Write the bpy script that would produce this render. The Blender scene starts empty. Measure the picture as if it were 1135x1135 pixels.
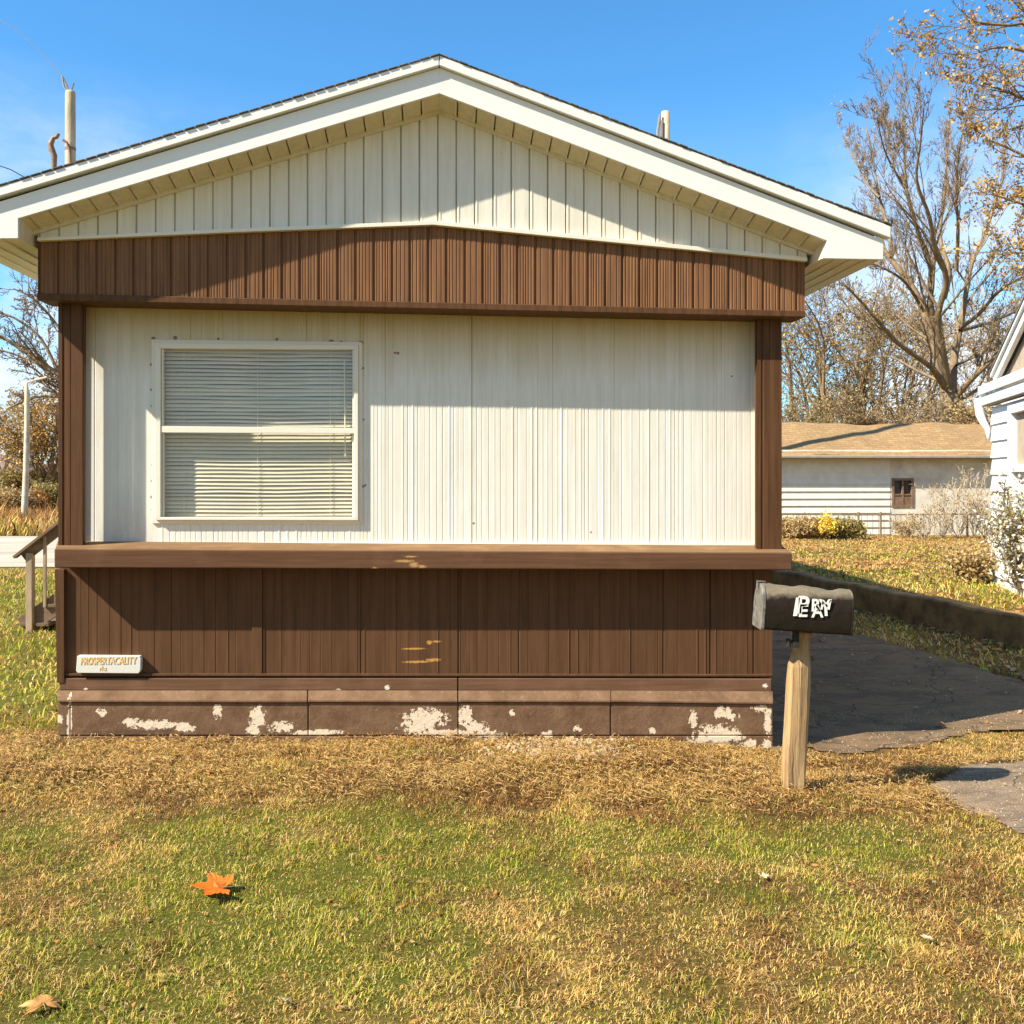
import bpy, bmesh, math, random
import numpy as np
from mathutils import Vector, Matrix, Euler

rnd = random.Random(7)
nrs = np.random.RandomState(11)
scene = bpy.context.scene
COL = scene.collection
F, CX, HY, H = 1100.0, 567.5, 525.0, 1.6
TH = 0.07                                   # turn of the house front against the camera
OY = 5.87
OX = (490 - CX) / F * OY
SUN = Vector((1.0, 0.5, -1.0)).normalized()  # direction the sunlight travels

# ------------------------------------------------------------------ measuring helpers
def W(px, py, D):
    return Vector(((px - CX) / F * D, D, H - (py - HY) / F * D))
def G(px, py, z=0.0):
    D = (H - z) * F / (py - HY)
    return ((px - CX) / F * D, D)
def L(px, py, d=0.0):
    """pixel of the photo -> (X, Z) in the plane d metres in front of the house wall"""
    dx = (px - CX) / F; dz = -(py - HY) / F
    s, c = math.sin(TH), math.cos(TH)
    t = (-d - OX * s + OY * c) / (-dx * s + c)
    X = (t * dx - OX) * c + (t - OY) * s
    return (X, H + t * dz)
def LP(pts, d): return [L(p[0], p[1], d) for p in pts]

# ------------------------------------------------------------------ mesh builder
class MB:
    def __init__(s): s.v = []; s.f = []
    def poly(s, pts):
        n = len(s.v); s.v += [tuple(p) for p in pts]; s.f.append(tuple(range(n, n + len(pts))))
    def box(s, x0, x1, y0, y1, z0, z1):
        n = len(s.v)
        s.v += [(x0,y0,z0),(x1,y0,z0),(x1,y1,z0),(x0,y1,z0),(x0,y0,z1),(x1,y0,z1),(x1,y1,z1),(x0,y1,z1)]
        for q in ((0,1,5,4),(1,2,6,5),(2,3,7,6),(3,0,4,7),(4,5,6,7),(3,2,1,0)): s.f.append(tuple(n+i for i in q))
    def prism(s, xz, y0, y1):
        """polygon in XZ, front at y0 (toward the camera), back at y1"""
        a = sum(xz[i][0]*xz[(i+1)%len(xz)][1] - xz[(i+1)%len(xz)][0]*xz[i][1] for i in range(len(xz)))
        if a < 0: xz = xz[::-1]
        n = len(s.v); k = len(xz)
        s.v += [(x, y0, z) for x, z in xz] + [(x, y1, z) for x, z in xz]
        s.f.append(tuple(range(n, n+k))); s.f.append(tuple(range(n+2*k-1, n+k-1, -1)))
        for i in range(k):
            j = (i+1) % k
            s.f.append((n+j, n+i, n+k+i, n+k+j))
    def bar(s, a, b, w, h=None, up=(0,0,1)):
        h = h or w
        a, b = Vector(a), Vector(b); t = (b-a).normalized(); u = Vector(up)
        r = t.cross(u)
        if r.length < 1e-4: r = t.cross(Vector((1,0,0)))
        r.normalize(); u = r.cross(t)
        n = len(s.v)
        for p in (a, b):
            for i, j in ((-1,-1),(1,-1),(1,1),(-1,1)): s.v.append(tuple(p + r*i*w/2 + u*j*h/2))
        for i in range(4):
            j = (i+1) % 4; s.f.append((n+i, n+j, n+4+j, n+4+i))
        s.f += [(n+3,n+2,n+1,n), (n+4,n+5,n+6,n+7)]
    def tube(s, path, rad, sides=8):
        path = [Vector(p) for p in path]
        n0 = len(s.v); k = sides
        for i, p in enumerate(path):
            t = (path[min(i+1, len(path)-1)] - path[max(i-1, 0)]).normalized()
            r = t.cross(Vector((0.13, 0.97, 0.2))).normalized(); u = r.cross(t)
            R = rad[i] if hasattr(rad, '__len__') else rad
            for q in range(k):
                a = 2*math.pi*q/k; s.v.append(tuple(p + r*math.cos(a)*R + u*math.sin(a)*R))
        for i in range(len(path)-1):
            for q in range(k):
                j = (q+1) % k; s.f.append((n0+i*k+q, n0+i*k+j, n0+(i+1)*k+j, n0+(i+1)*k+q))
        s.f.append(tuple(range(n0+k-1, n0-1, -1)))
        m = n0+(len(path)-1)*k; s.f.append(tuple(range(m, m+k)))
    def build(s, name, mat, parent=None, bevel=0, smooth=False, **kw):
        me = bpy.data.meshes.new(name); me.from_pydata(s.v, [], s.f); me.update()
        o = bpy.data.objects.new(name, me); COL.objects.link(o)
        if mat: me.materials.append(mat)
        if parent: o.parent = parent
        if smooth:
            me.polygons.foreach_set('use_smooth', [True]*len(me.polygons))
        if bevel:
            b = o.modifiers.new('bevel', 'BEVEL'); b.width = bevel; b.segments = 2; b.limit_method = 'ANGLE'; b.angle_limit = math.radians(40)
        tag(o, **kw); return o

def tag(o, label=None, cat=None, group=None, kind=None):
    if label: o['label'] = label
    if cat: o['category'] = cat
    if group: o['group'] = group
    if kind: o['kind'] = kind
    return o
def empty(name, loc=(0,0,0), rz=0, **kw):
    o = bpy.data.objects.new(name, None); COL.objects.link(o)
    o.location = loc; o.rotation_euler = (0, 0, rz); o.empty_display_size = .2
    return tag(o, **kw)
def np_mesh(name, V, Fc, mat, parent=None, smooth=False, col=None, **kw):
    """V (n,3); Fc (m,k) with one k for all"""
    V = np.asarray(V, dtype=np.float32); Fc = np.asarray(Fc, dtype=np.int32)
    me = bpy.data.meshes.new(name); m, k = Fc.shape
    me.vertices.add(len(V)); me.vertices.foreach_set('co', V.ravel())
    me.loops.add(m*k); me.loops.foreach_set('vertex_index', Fc.ravel())
    me.polygons.add(m); me.polygons.foreach_set('loop_start', np.arange(0, m*k, k, dtype=np.int32))
    me.polygons.foreach_set('loop_total', np.full(m, k, dtype=np.int32))
    me.update(calc_edges=True)
    if smooth: me.polygons.foreach_set('use_smooth', np.ones(m, dtype=bool))
    if col is not None:
        a = me.color_attributes.new('Col', 'FLOAT_COLOR', 'POINT')
        c = np.ones((len(V), 4), dtype=np.float32); c[:, :3] = col; a.data.foreach_set('color', c.ravel())
    o = bpy.data.objects.new(name, me); COL.objects.link(o)
    if mat: me.materials.append(mat)
    if parent: o.parent = parent
    return tag(o, **kw)

# ------------------------------------------------------------------ numpy noise
def _hash(ix, iy, seed):
    n = (ix.astype(np.int64)*374761393 + iy.astype(np.int64)*668265263 + seed*982451653) & 0x7fffffff
    n = ((n ^ (n >> 13)) * 1274126177) & 0x7fffffff
    n = (n ^ (n >> 16)) & 0xffff
    return n / 65535.0
def vnoise(x, y, scale, seed=0):
    x = np.asarray(x)*scale; y = np.asarray(y)*scale
    ix, iy = np.floor(x), np.floor(y); fx, fy = x-ix, y-iy
    fx = fx*fx*(3-2*fx); fy = fy*fy*(3-2*fy)
    a, b = _hash(ix,iy,seed), _hash(ix+1,iy,seed); c, d = _hash(ix,iy+1,seed), _hash(ix+1,iy+1,seed)
    return (a*(1-fx)+b*fx)*(1-fy) + (c*(1-fx)+d*fx)*fy
def fbm(x, y, scale, seed=0, o=3):
    r = 0; w = .5; t = 0
    for i in range(o): r = r + w*vnoise(x, y, scale*2**i, seed+i*17); t += w; w *= .5
    return r/t
def sstep(a, b, x):
    t = np.clip((np.asarray(x)-a)/(b-a), 0, 1); return t*t*(3-2*t)
def in_poly(x, y, poly):
    r = np.zeros(np.shape(x), dtype=bool); n = len(poly)
    for i in range(n):
        x0, y0 = poly[i]; x1, y1 = poly[(i+1)%n]
        if y0 == y1: continue
        c = ((y0 > y) != (y1 > y)) & (x < (x1-x0)*(y-y0)/(y1-y0)+x0)
        r ^= c
    return r

# ------------------------------------------------------------------ materials
def new_mat(name):
    m = bpy.data.materials.new(name); m.use_nodes = True
    nt = m.node_tree; b = nt.nodes['Principled BSDF']; return m, nt, b
def N(nt, t, **kw):
    n = nt.nodes.new(t)
    for k, v in kw.items():
        if k.startswith('i_'): n.inputs[k[2:].replace('_', ' ')].default_value = v
        else: setattr(n, k, v)
    return n
def coords(nt, scale=(1,1,1), kind='Object'):
    tc = N(nt, 'ShaderNodeTexCoord'); mp = N(nt, 'ShaderNodeMapping'); mp.inputs['Scale'].default_value = scale
    nt.links.new(tc.outputs[kind], mp.inputs['Vector']); return mp.outputs['Vector']
def noise(nt, vec, scale, detail=4, rough=.6):
    n = N(nt, 'ShaderNodeTexNoise'); n.inputs['Scale'].default_value = scale; n.inputs['Detail'].default_value = detail
    n.inputs['Roughness'].default_value = rough; nt.links.new(vec, n.inputs['Vector']); return n.outputs['Fac']
def ramp(nt, fac, stops):
    r = N(nt, 'ShaderNodeValToRGB'); nt.links.new(fac, r.inputs['Fac'])
    el = r.color_ramp.elements
    while len(el) < len(stops): el.new(.5)
    for e, (p, c) in zip(el, stops):
        e.position = p; e.color = (*c, 1) if hasattr(c, '__len__') else (c, c, c, 1)
    return r.outputs['Color']
def mix(nt, fac, a, b, mode='MIX'):
    m = N(nt, 'ShaderNodeMix', data_type='RGBA', blend_type=mode, clamp_factor=True)
    def put(sock, v):
        if isinstance(v, bpy.types.NodeSocket): nt.links.new(v, sock)
        elif hasattr(v, '__len__'): sock.default_value = (*v, 1)
        else: sock.default_value = v
    put(m.inputs[0], fac); put(m.inputs[6], a); put(m.inputs[7], b); return m.outputs[2]
def math_(nt, op, a, b=0.0, c=None):
    m = N(nt, 'ShaderNodeMath', operation=op)
    for i, v in enumerate((a, b, c)):
        if v is None: continue
        if isinstance(v, bpy.types.NodeSocket): nt.links.new(v, m.inputs[i])
        else: m.inputs[i].default_value = v
    return m.outputs[0]
def bump(nt, b, h, strength=.3, dist=.01):
    n = N(nt, 'ShaderNodeBump'); n.inputs['Strength'].default_value = strength; n.inputs['Distance'].default_value = dist
    nt.links.new(h, n.inputs['Height']); nt.links.new(n.outputs['Normal'], b.inputs['Normal'])
def blobs(nt, lst, nscale=40, edge=.35, amp=1.1):
    """patches with ragged edges at (X, Z, rx, rz) in the object's own plane -> 0..1"""
    raw = coords(nt); sp = N(nt, 'ShaderNodeSeparateXYZ'); nt.links.new(raw, sp.inputs[0])
    cb = N(nt, 'ShaderNodeCombineXYZ'); nt.links.new(sp.outputs[0], cb.inputs[0]); nt.links.new(sp.outputs[2], cb.inputs[2])
    best = None
    for (x, z, rx, rz) in lst:
        s = N(nt, 'ShaderNodeVectorMath', operation='SUBTRACT'); nt.links.new(cb.outputs[0], s.inputs[0]); s.inputs[1].default_value = (x, 0, z)
        m = N(nt, 'ShaderNodeVectorMath', operation='MULTIPLY'); nt.links.new(s.outputs[0], m.inputs[0]); m.inputs[1].default_value = (1/rx, 0, 1/rz)
        l = N(nt, 'ShaderNodeVectorMath', operation='LENGTH'); nt.links.new(m.outputs[0], l.inputs[0])
        v = math_(nt, 'SUBTRACT', 1.0, l.outputs['Value'])
        best = v if best is None else math_(nt, 'MAXIMUM', best, v)
    n = noise(nt, raw, nscale, 5, .65)
    v = math_(nt, 'ADD', best, math_(nt, 'MULTIPLY', math_(nt, 'SUBTRACT', n, .5), amp*2))
    v = math_(nt, 'SUBTRACT', v, edge)
    r = N(nt, 'ShaderNodeMapRange', clamp=True); nt.links.new(v, r.inputs[0]); r.inputs[1].default_value = 0; r.inputs[2].default_value = .06
    # never outside the patches
    r2 = N(nt, 'ShaderNodeMapRange', clamp=True); nt.links.new(best, r2.inputs[0]); r2.inputs[1].default_value = -.15; r2.inputs[2].default_value = .05
    return math_(nt, 'MULTIPLY', r.outputs[0], r2.outputs[0])
def flat(name, c, rough=.6, var=.15, scale=6, sc=(1,1,1), bmp=0, bscale=60, metal=0, spec=.5):
    m, nt, b = new_mat(name); v = coords(nt, sc)
    n = noise(nt, v, scale, 5)
    lo = tuple(x*(1-var) for x in c); hi = tuple(min(1, x*(1+var)) for x in c)
    nt.links.new(ramp(nt, n, [(.3, lo), (.7, hi)]), b.inputs['Base Color'])
    b.inputs['Roughness'].default_value = rough; b.inputs['Metallic'].default_value = metal; b.inputs['Specular IOR Level'].default_value = spec
    if bmp: bump(nt, b, noise(nt, v, bscale, 3), bmp, .004)
    return m
M = {}
def siding_white(name, base=(.74,.71,.62), extra=None):
    m, nt, b = new_mat(name)
    vs = coords(nt, (1, 1, .06)); v = coords(nt)
    streak = noise(nt, vs, 26, 4); fine = noise(nt, vs, 110, 2); cloud = noise(nt, v, 1.3, 4)
    c = mix(nt, ramp(nt, streak, [(.35, 0.0), (.72, .8)]), base, tuple(x*k for x, k in zip(base, (.80, .78, .74))))
    c = mix(nt, ramp(nt, fine, [(.45, 0.0), (.8, .4)]), c, tuple(min(1, x*1.07) for x in base))
    c = mix(nt, ramp(nt, cloud, [(.45, 0.0), (.8, .35)]), c, tuple(x*k for x, k in zip(base, (.9, .84, .7))))
    spots = noise(nt, v, 55, 2); c = mix(nt, ramp(nt, spots, [(.74, 0.0), (.78, .6)]), c, (.30, .2, .1))
    if extra: c = extra(nt, c)
    nt.links.new(c, b.inputs['Base Color']); b.inputs['Roughness'].default_value = .48
    bump(nt, b, noise(nt, v, 9, 3), .12, .01)
    return m
def panel_extra(nt, c):
    sp = N(nt, 'ShaderNodeSeparateXYZ'); nt.links.new(coords(nt), sp.inputs[0])
    drip = noise(nt, coords(nt, (1, 1, .04)), 18, 4)
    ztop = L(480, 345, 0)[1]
    # brown tone with drips, strongest at the frieze and fading downward
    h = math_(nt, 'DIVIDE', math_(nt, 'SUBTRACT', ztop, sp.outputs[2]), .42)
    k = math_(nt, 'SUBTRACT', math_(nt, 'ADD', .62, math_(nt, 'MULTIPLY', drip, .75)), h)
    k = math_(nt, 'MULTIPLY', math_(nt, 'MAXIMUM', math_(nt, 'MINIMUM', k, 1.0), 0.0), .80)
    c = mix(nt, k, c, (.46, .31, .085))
    # grey mildew in the lower corner by the post
    X0m, Z0m = L(139, 604, 0)
    gx = math_(nt, 'ABSOLUTE', math_(nt, 'DIVIDE', math_(nt, 'SUBTRACT', sp.outputs[0], X0m), .17))
    gzz = math_(nt, 'DIVIDE', math_(nt, 'SUBTRACT', sp.outputs[2], Z0m), .42)
    k = math_(nt, 'SUBTRACT', math_(nt, 'ADD', .55, math_(nt, 'MULTIPLY', noise(nt, coords(nt, (1,1,.35)), 22, 6, .75), .9)), math_(nt, 'ADD', math_(nt, 'MULTIPLY', gx, gx), gzz))
    k = math_(nt, 'MULTIPLY', math_(nt, 'MAXIMUM', math_(nt, 'MINIMUM', k, 1.0), 0.0), .55)
    c = mix(nt, k, c, (.24, .23, .19))
    # rusty nail marks round the window
    l = []
    for px, py, r in ((170,375,3),(194,374.5,3.4),(242,375.5,2.2),(307,376,2.6),(367,379,4.5),(378,379,2.5),(400,380,3.5),
                      (168,404,2.6),(168,432,2.6),(168,450,1.6),(438,391,2.2),(441,391.5,2.6),(169,515,2.5),(169,533,3),(169,551,3.4),(169,565,2),
                      (402,408,2.2),(403,465,1.6),(402,539,2.6),(405,538,2.0),(811,417,1.8),(655,590,1.8),(525,580,2)):
        X, Z = L(px, py, 0); l.append((X, Z, r/230, r/270))
    c = mix(nt, math_(nt, 'MULTIPLY', blobs(nt, l, 150, .1, .9), .8), c, (.10, .055, .03))
    return c
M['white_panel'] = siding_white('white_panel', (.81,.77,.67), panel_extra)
M['white_gable'] = siding_white('white_gable', (.79,.74,.62))
def clean_white(name, base):
    m, nt, b = new_mat(name); v = coords(nt)
    c = mix(nt, ramp(nt, noise(nt, v, 3, 5), [(.4, 0.0), (.8, .5)]), base, tuple(x*.88 for x in base))
    c = mix(nt, ramp(nt, noise(nt, v, 30, 5, .7), [(.62, 0.0), (.72, .35)]), c, (.45, .40, .32))
    nt.links.new(c, b.inputs['Base Color']); b.inputs['Roughness'].default_value = .42
    bump(nt, b, noise(nt, v, 14, 3), .10, .01); return m
M['fascia'] = clean_white('fascia_paint', (.82,.80,.74))
M['trim_white'] = clean_white('white_trim', (.80,.74,.60))
M['soffit'] = siding_white('soffit_vinyl', (.72,.63,.46))
def brown(name, base, dark=.55, scratch=None):
    m, nt, b = new_mat(name); vs = coords(nt, (1, 1, .05)); v = coords(nt)
    c = mix(nt, ramp(nt, noise(nt, vs, 30, 5), [(.3, 0.0), (.75, 1.0)]), tuple(x*dark for x in base), tuple(min(1, x*1.15) for x in base))
    c = mix(nt, ramp(nt, noise(nt, vs, 120, 3), [(.55, 0.0), (.85, .35)]), c, (base[0]*1.5, base[1]*1.5, base[2]*1.5))
    c = mix(nt, ramp(nt, noise(nt, v, 2.2, 4), [(.4, 0.0), (.85, .3)]), c, (base[0]*1.3, base[1]*1.3, base[2]*1.35))
    if scratch: c = mix(nt, blobs(nt, scratch[0], scratch[1], scratch[2], scratch[3]), c, scratch[4])
    nt.links.new(c, b.inputs['Base Color']); b.inputs['Roughness'].default_value = .6; b.inputs['Specular IOR Level'].default_value = .12
    bump(nt, b, noise(nt, vs, 60, 4), .25, .004); return m
def sc_list(lst, d, k=188.0):
    r = []
    for px, py, rx, ry in lst:
        X, Z = L(px, py, d); r.append((X, Z, rx/k, ry/k))
    return r
BR = (.125,.058,.026)
M['brown'] = brown('brown_metal', BR)
M['brown_frieze'] = brown('brown_frieze', (.245,.118,.055))
M['brown_siding'] = brown('brown_siding', (.118,.058,.027), .68, (sc_list([(459,719,15,1.3),(462,733.5,18,1.6),(480,731.5,9,2.2),(476,712,4,2.5),(484,711,6,1.2)], .06), 210, .2, 1.5, (.50,.26,.07)))
M['ledge'] = None
def horiz_wood(name, base, pale, scratch=None):
    m, nt, b = new_mat(name); vs = coords(nt, (.05, 1, 1)); v = coords(nt)
    c = mix(nt, ramp(nt, noise(nt, vs, 45, 5), [(.35, 0.0), (.7, 1.0)]), tuple(x*.7 for x in base), base)
    c = mix(nt, ramp(nt, noise(nt, v, 5, 5), [(.5, 0.0), (.8, .5)]), c, pale)
    if scratch: c = mix(nt, blobs(nt, *scratch[0]), c, scratch[1])
    nt.links.new(c, b.inputs['Base Color']); b.inputs['Roughness'].default_value = .7; b.inputs['Specular IOR Level'].default_value = .15
    bump(nt, b, noise(nt, vs, 60, 4), .35, .004); return m
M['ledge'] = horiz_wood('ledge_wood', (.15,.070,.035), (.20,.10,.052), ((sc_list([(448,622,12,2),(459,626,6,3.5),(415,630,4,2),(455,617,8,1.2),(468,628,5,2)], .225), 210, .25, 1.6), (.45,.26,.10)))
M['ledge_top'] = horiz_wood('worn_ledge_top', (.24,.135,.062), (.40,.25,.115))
M['base_board'] = horiz_wood('base_board', (.18,.092,.050), (.26,.15,.09), ((sc_list([(429,762,4,4),(848,760,4,3),(95,764,3,2),(375,765,5,2)], .08), 150, .3, 1.3), (.75,.68,.55)))
def foundation_mat():
    m, nt, b = new_mat('painted_foundation'); v = coords(nt)
    c = mix(nt, ramp(nt, noise(nt, v, 7, 6, .7), [(.3, 0.0), (.75, 1.0)]), (.12,.065,.033), (.25,.148,.085))
    c = mix(nt, ramp(nt, noise(nt, v, 40, 4), [(.6, 0.0), (.75, .5)]), c, (.34,.26,.20))
    big = sc_list([(285,794,10,13),(280,808,9,8),(312,806,15,7),(470,797,27,13),(462,806,22,8),(516,795,9,13),(528,806,14,8),(545,814,18,5),
                   (768,796,6,11),(802,790,13,8),(812,794,8,5),(795,818,32,17),(775,826,20,12),(830,826,10,8),(851,800,5,22),(843,785,12,5),
                   (170,803,30,6),(205,806,12,6),(112,790,6,6),(146,800,10,5),(241,789,5,9),(568,790,4,4),(607,814,8,5),(65,797,6,5),(77,800,3,34),
                   (850,828,7,12),(496,812,40,5),(640,808,5,5),(723,810,6,4),(350,812,30,4)], .12)
    pm = blobs(nt, big, 46, .20, 1.7)
    c = mix(nt, pm, c, mix(nt, noise(nt, v, 25, 4), (.84,.73,.55), (.66,.50,.34)))
    l2 = sc_list([(150,812,90,9),(560,816,120,9),(800,826,60,10)], .12)
    c = mix(nt, math_(nt, 'MULTIPLY', blobs(nt, l2, 18, .5, 1.0), .5), c, (.07,.055,.04))
    nt.links.new(c, b.inputs['Base Color']); b.inputs['Roughness'].default_value = .9; b.inputs['Specular IOR Level'].default_value = .15
    hgt = math_(nt, 'ADD', noise(nt, v, 30, 6, .7), math_(nt, 'MULTIPLY', pm, -.6))
    bump(nt, b, hgt, .6, .006); return m
M['foundation'] = foundation_mat()
M['dark'] = flat('dark_gap', (.02,.016,.012), .9)
M['interior'] = flat('room_paint', (.35,.31,.25), .9)
M['blind'] = flat('blind_vinyl', (.80,.72,.54), .5, .1, 3)
def shingle(name, a, bb, sx=4.0, rows=6.0, pale=None):
    m, nt, b = new_mat(name); tc = coords(nt)
    br = N(nt, 'ShaderNodeTexBrick'); nt.links.new(tc, br.inputs['Vector'])
    br.inputs['Scale'].default_value = 1; br.inputs['Brick Width'].default_value = 1/sx; br.inputs['Row Height'].default_value = 1/rows
    br.inputs['Color1'].default_value = (*a, 1); br.inputs['Color2'].default_value = (*bb, 1); br.inputs['Mortar'].default_value = tuple(x*.5 for x in a)+(1,)
    br.inputs['Mortar Size'].default_value = .012; br.inputs['Mortar Smooth'].default_value = .4
    c = mix(nt, ramp(nt, noise(nt, tc, 9, 6, .75), [(.3, 0.0), (.8, .9)]), br.outputs['Color'], pale or bb)
    c = mix(nt, ramp(nt, noise(nt, coords(nt, (1, 2.4, 1)), 5, 6, .85), [(.44, 0.0), (.60, .75)]), c, pale or tuple(x*.6 for x in a))
    nt.links.new(c, b.inputs['Base Color']); b.inputs['Roughness'].default_value = .95
    bump(nt, b, noise(nt, tc, 60, 4), .5, .01); return m
M['shingle'] = shingle('dark_shingle', (.13,.10,.075), (.20,.16,.12))
M['tan_shingle'] = shingle('tan_shingle', (.36,.22,.09), (.50,.32,.135), 3.2, 7.5, (.24,.14,.06))

def glass_mat():
    m = bpy.data.materials.new('window_glass'); m.use_nodes = True; nt = m.node_tree
    for n in list(nt.nodes): nt.nodes.remove(n)
    out = N(nt, 'ShaderNodeOutputMaterial'); t = N(nt, 'ShaderNodeBsdfTransparent'); t.inputs[0].default_value = (.95,.95,.93,1)
    g = N(nt, 'ShaderNodeBsdfGlossy'); g.inputs['Roughness'].default_value = .03
    fr = N(nt, 'ShaderNodeLayerWeight'); fr.inputs['Blend'].default_value = .5
    mx = N(nt, 'ShaderNodeMixShader')
    f2 = math_(nt, 'ADD', .11, math_(nt, 'MULTIPLY', math_(nt, 'POWER', fr.outputs['Facing'], 5.0), .8))
    nt.links.new(f2, mx.inputs[0]); nt.links.new(t.outputs[0], mx.inputs[1]); nt.links.new(g.outputs[0], mx.inputs[2]); nt.links.new(mx.outputs[0], out.inputs[0])
    return m
M['glass'] = glass_mat()
def bark(name, a, b_, scale=6):
    m, nt, b = new_mat(name); v = coords(nt, (1,1,.3))
    nt.links.new(ramp(nt, noise(nt, v, scale, 6, .7), [(.3, a), (.7, b_)]), b.inputs['Base Color']); b.inputs['Roughness'].default_value = .9
    bump(nt, b, noise(nt, v, scale*4, 4), .6, .02); return m
M['bark'] = bark('tree_bark', (.13,.088,.046), (.32,.222,.122))
M['bark_grey'] = bark('grey_bark', (.22,.18,.14), (.42,.35,.27))
def leafy(name, cols, trans=.25):
    m, nt, b = new_mat(name)
    g = N(nt, 'ShaderNodeNewGeometry'); 
    st = [((i+.5)/len(cols), c) for i, c in enumerate(cols)]
    r = ramp(nt, g.outputs['Random Per Island'], st)
    nt.links.new(r, b.inputs['Base Color']); b.inputs['Roughness'].default_value = .65
    t = N(nt, 'ShaderNodeBsdfTranslucent'); nt.links.new(r, t.inputs['Color'])
    mx = N(nt, 'ShaderNodeMixShader'); mx.inputs[0].default_value = trans
    out = nt.nodes['Material Output']; nt.links.new(b.outputs[0], mx.inputs[1]); nt.links.new(t.outputs[0], mx.inputs[2]); nt.links.new(mx.outputs[0], out.inputs[0])
    return m
M['leaf_ochre'] = leafy('ochre_leaves', [(.40,.22,.045),(.56,.33,.07),(.30,.17,.05),(.62,.40,.11)])
M['leaf_olive'] = leafy('olive_leaves', [(.24,.20,.05),(.36,.26,.07),(.18,.15,.05),(.42,.30,.10)])
M['leaf_brush'] = leafy('dry_brush', [(.46,.31,.12),(.36,.21,.09),(.58,.41,.18),(.38,.28,.09)])
M['leaf_rust'] = leafy('rusty_brush', [(.50,.26,.07),(.36,.18,.06),(.60,.36,.12)])
M['leaf_white'] = leafy('white_blossom', [(.8,.77,.68),(.70,.66,.55),(.84,.82,.76)])
M['leaf_litter'] = leafy('fallen_leaves', [(.55,.22,.05),(.40,.22,.09),(.62,.40,.17),(.26,.14,.07)])
M['leaf_yellow'] = leafy('yellow_leaves', [(.85,.62,.07),(.80,.55,.08)])
def vcol_mat(name, trans=0.0, rough=.8, nz=0):
    m, nt, b = new_mat(name)
    a = N(nt, 'ShaderNodeAttribute', attribute_name='Col'); c = a.outputs['Color']
    if nz:
        v = coords(nt)
        c = mix(nt, ramp(nt, noise(nt, v, 55, 6, .8), [(.3, 0.0), (.7, 1.0)]), mix(nt, 1.0, c, (.50,.46,.42), 'MULTIPLY'), mix(nt, 1.0, c, (1.5,1.4,1.25), 'MULTIPLY'))
        c = mix(nt, ramp(nt, noise(nt, v, 3.1, 5, .7), [(.4, 0.0), (.75, .5)]), c, mix(nt, 1.0, c, (.8,1.0,.6), 'MULTIPLY'))
        bump(nt, b, noise(nt, v, 45, 6, .8), 1.0, .03)
    nt.links.new(c, b.inputs['Base Color']); b.inputs['Roughness'].default_value = rough; b.inputs['Specular IOR Level'].default_value = .25
    if trans:
        t = N(nt, 'ShaderNodeBsdfTranslucent'); nt.links.new(c, t.inputs['Color'])
        mx = N(nt, 'ShaderNodeMixShader'); mx.inputs[0].default_value = trans
        out = nt.nodes['Material Output']; nt.links.new(b.outputs[0], mx.inputs[1]); nt.links.new(t.outputs[0], mx.inputs[2]); nt.links.new(mx.outputs[0], out.inputs[0])
    return m
M['grass'] = vcol_mat('grass_blades', .3)
M['ground'] = vcol_mat('turf_ground', 0, .95, 1)

# ------------------------------------------------------------------ terrain
DRIVE = [G(p, q, -.03) for p, q in ((856,838),(880,822),(893,821),(914,833),(967,831),(1000,826),(1033,820),(1073,809),(1135,807),(1300,803))]
DRIVE += [(5.6, 7.0), (3.98, 7.65), (3.45, 9.9), (3.0, 13.5), (2.0, 20), (.75, 20.2), (1.45, 8.0)]
PATCH = [G(p, q, -.02) for p, q in ((1400,832),(1135,838),(1073,844),(1044,857),(1022,868),(1046,883),(1073,899),(1115,915),(1135,922),(1400,1010))]
XWY = [0, 4, 7, 9.1, 11.65, 13.5, 20, 30]; XWX = [9, 6.8, 5.4, 4.7, 4.03, 3.65, 2.4, .5]
def xwall(y): return np.interp(y, XWY, XWX)
def yard(y): return .25*(1-sstep(14, 27, y))*sstep(2, 5, y)
def gz(x, y, rough=True):
    x = np.asarray(x, float); y = np.asarray(y, float)
    base = np.interp(x, [-3.5, -2.6, -.4, .8, 1.9, 3, 6], [.0, .085, .065, .02, -.05, -.04, 0.0])
    w = sstep(3.0, 5.6, y)*(1-sstep(6.5, 9.5, y))
    z = base*w
    s = x - xwall(y)
    z = z + yard(y)*sstep(.0, .13, s)*(1-sstep(24, 30, y))
    if rough:
        out = ~(in_poly(x, y, DRIVE) | in_poly(x, y, PATCH))
        near = (1-sstep(14, 20, y))
        z = z + out*near*((fbm(x, y, 1.1, 3)-.5)*.05 + (fbm(x, y, 6, 5)-.5)*.022)
        m = np.exp(-((y-5.05-.12*np.sin(x*3.1))/.32)**2)*np.exp(-(np.maximum(np.abs(x+.3)-2.6, 0)/.5)**2)
        z = z + out*m*(.02 + .05*(fbm(x, y, 4, 9)-.4))
    return z
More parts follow.
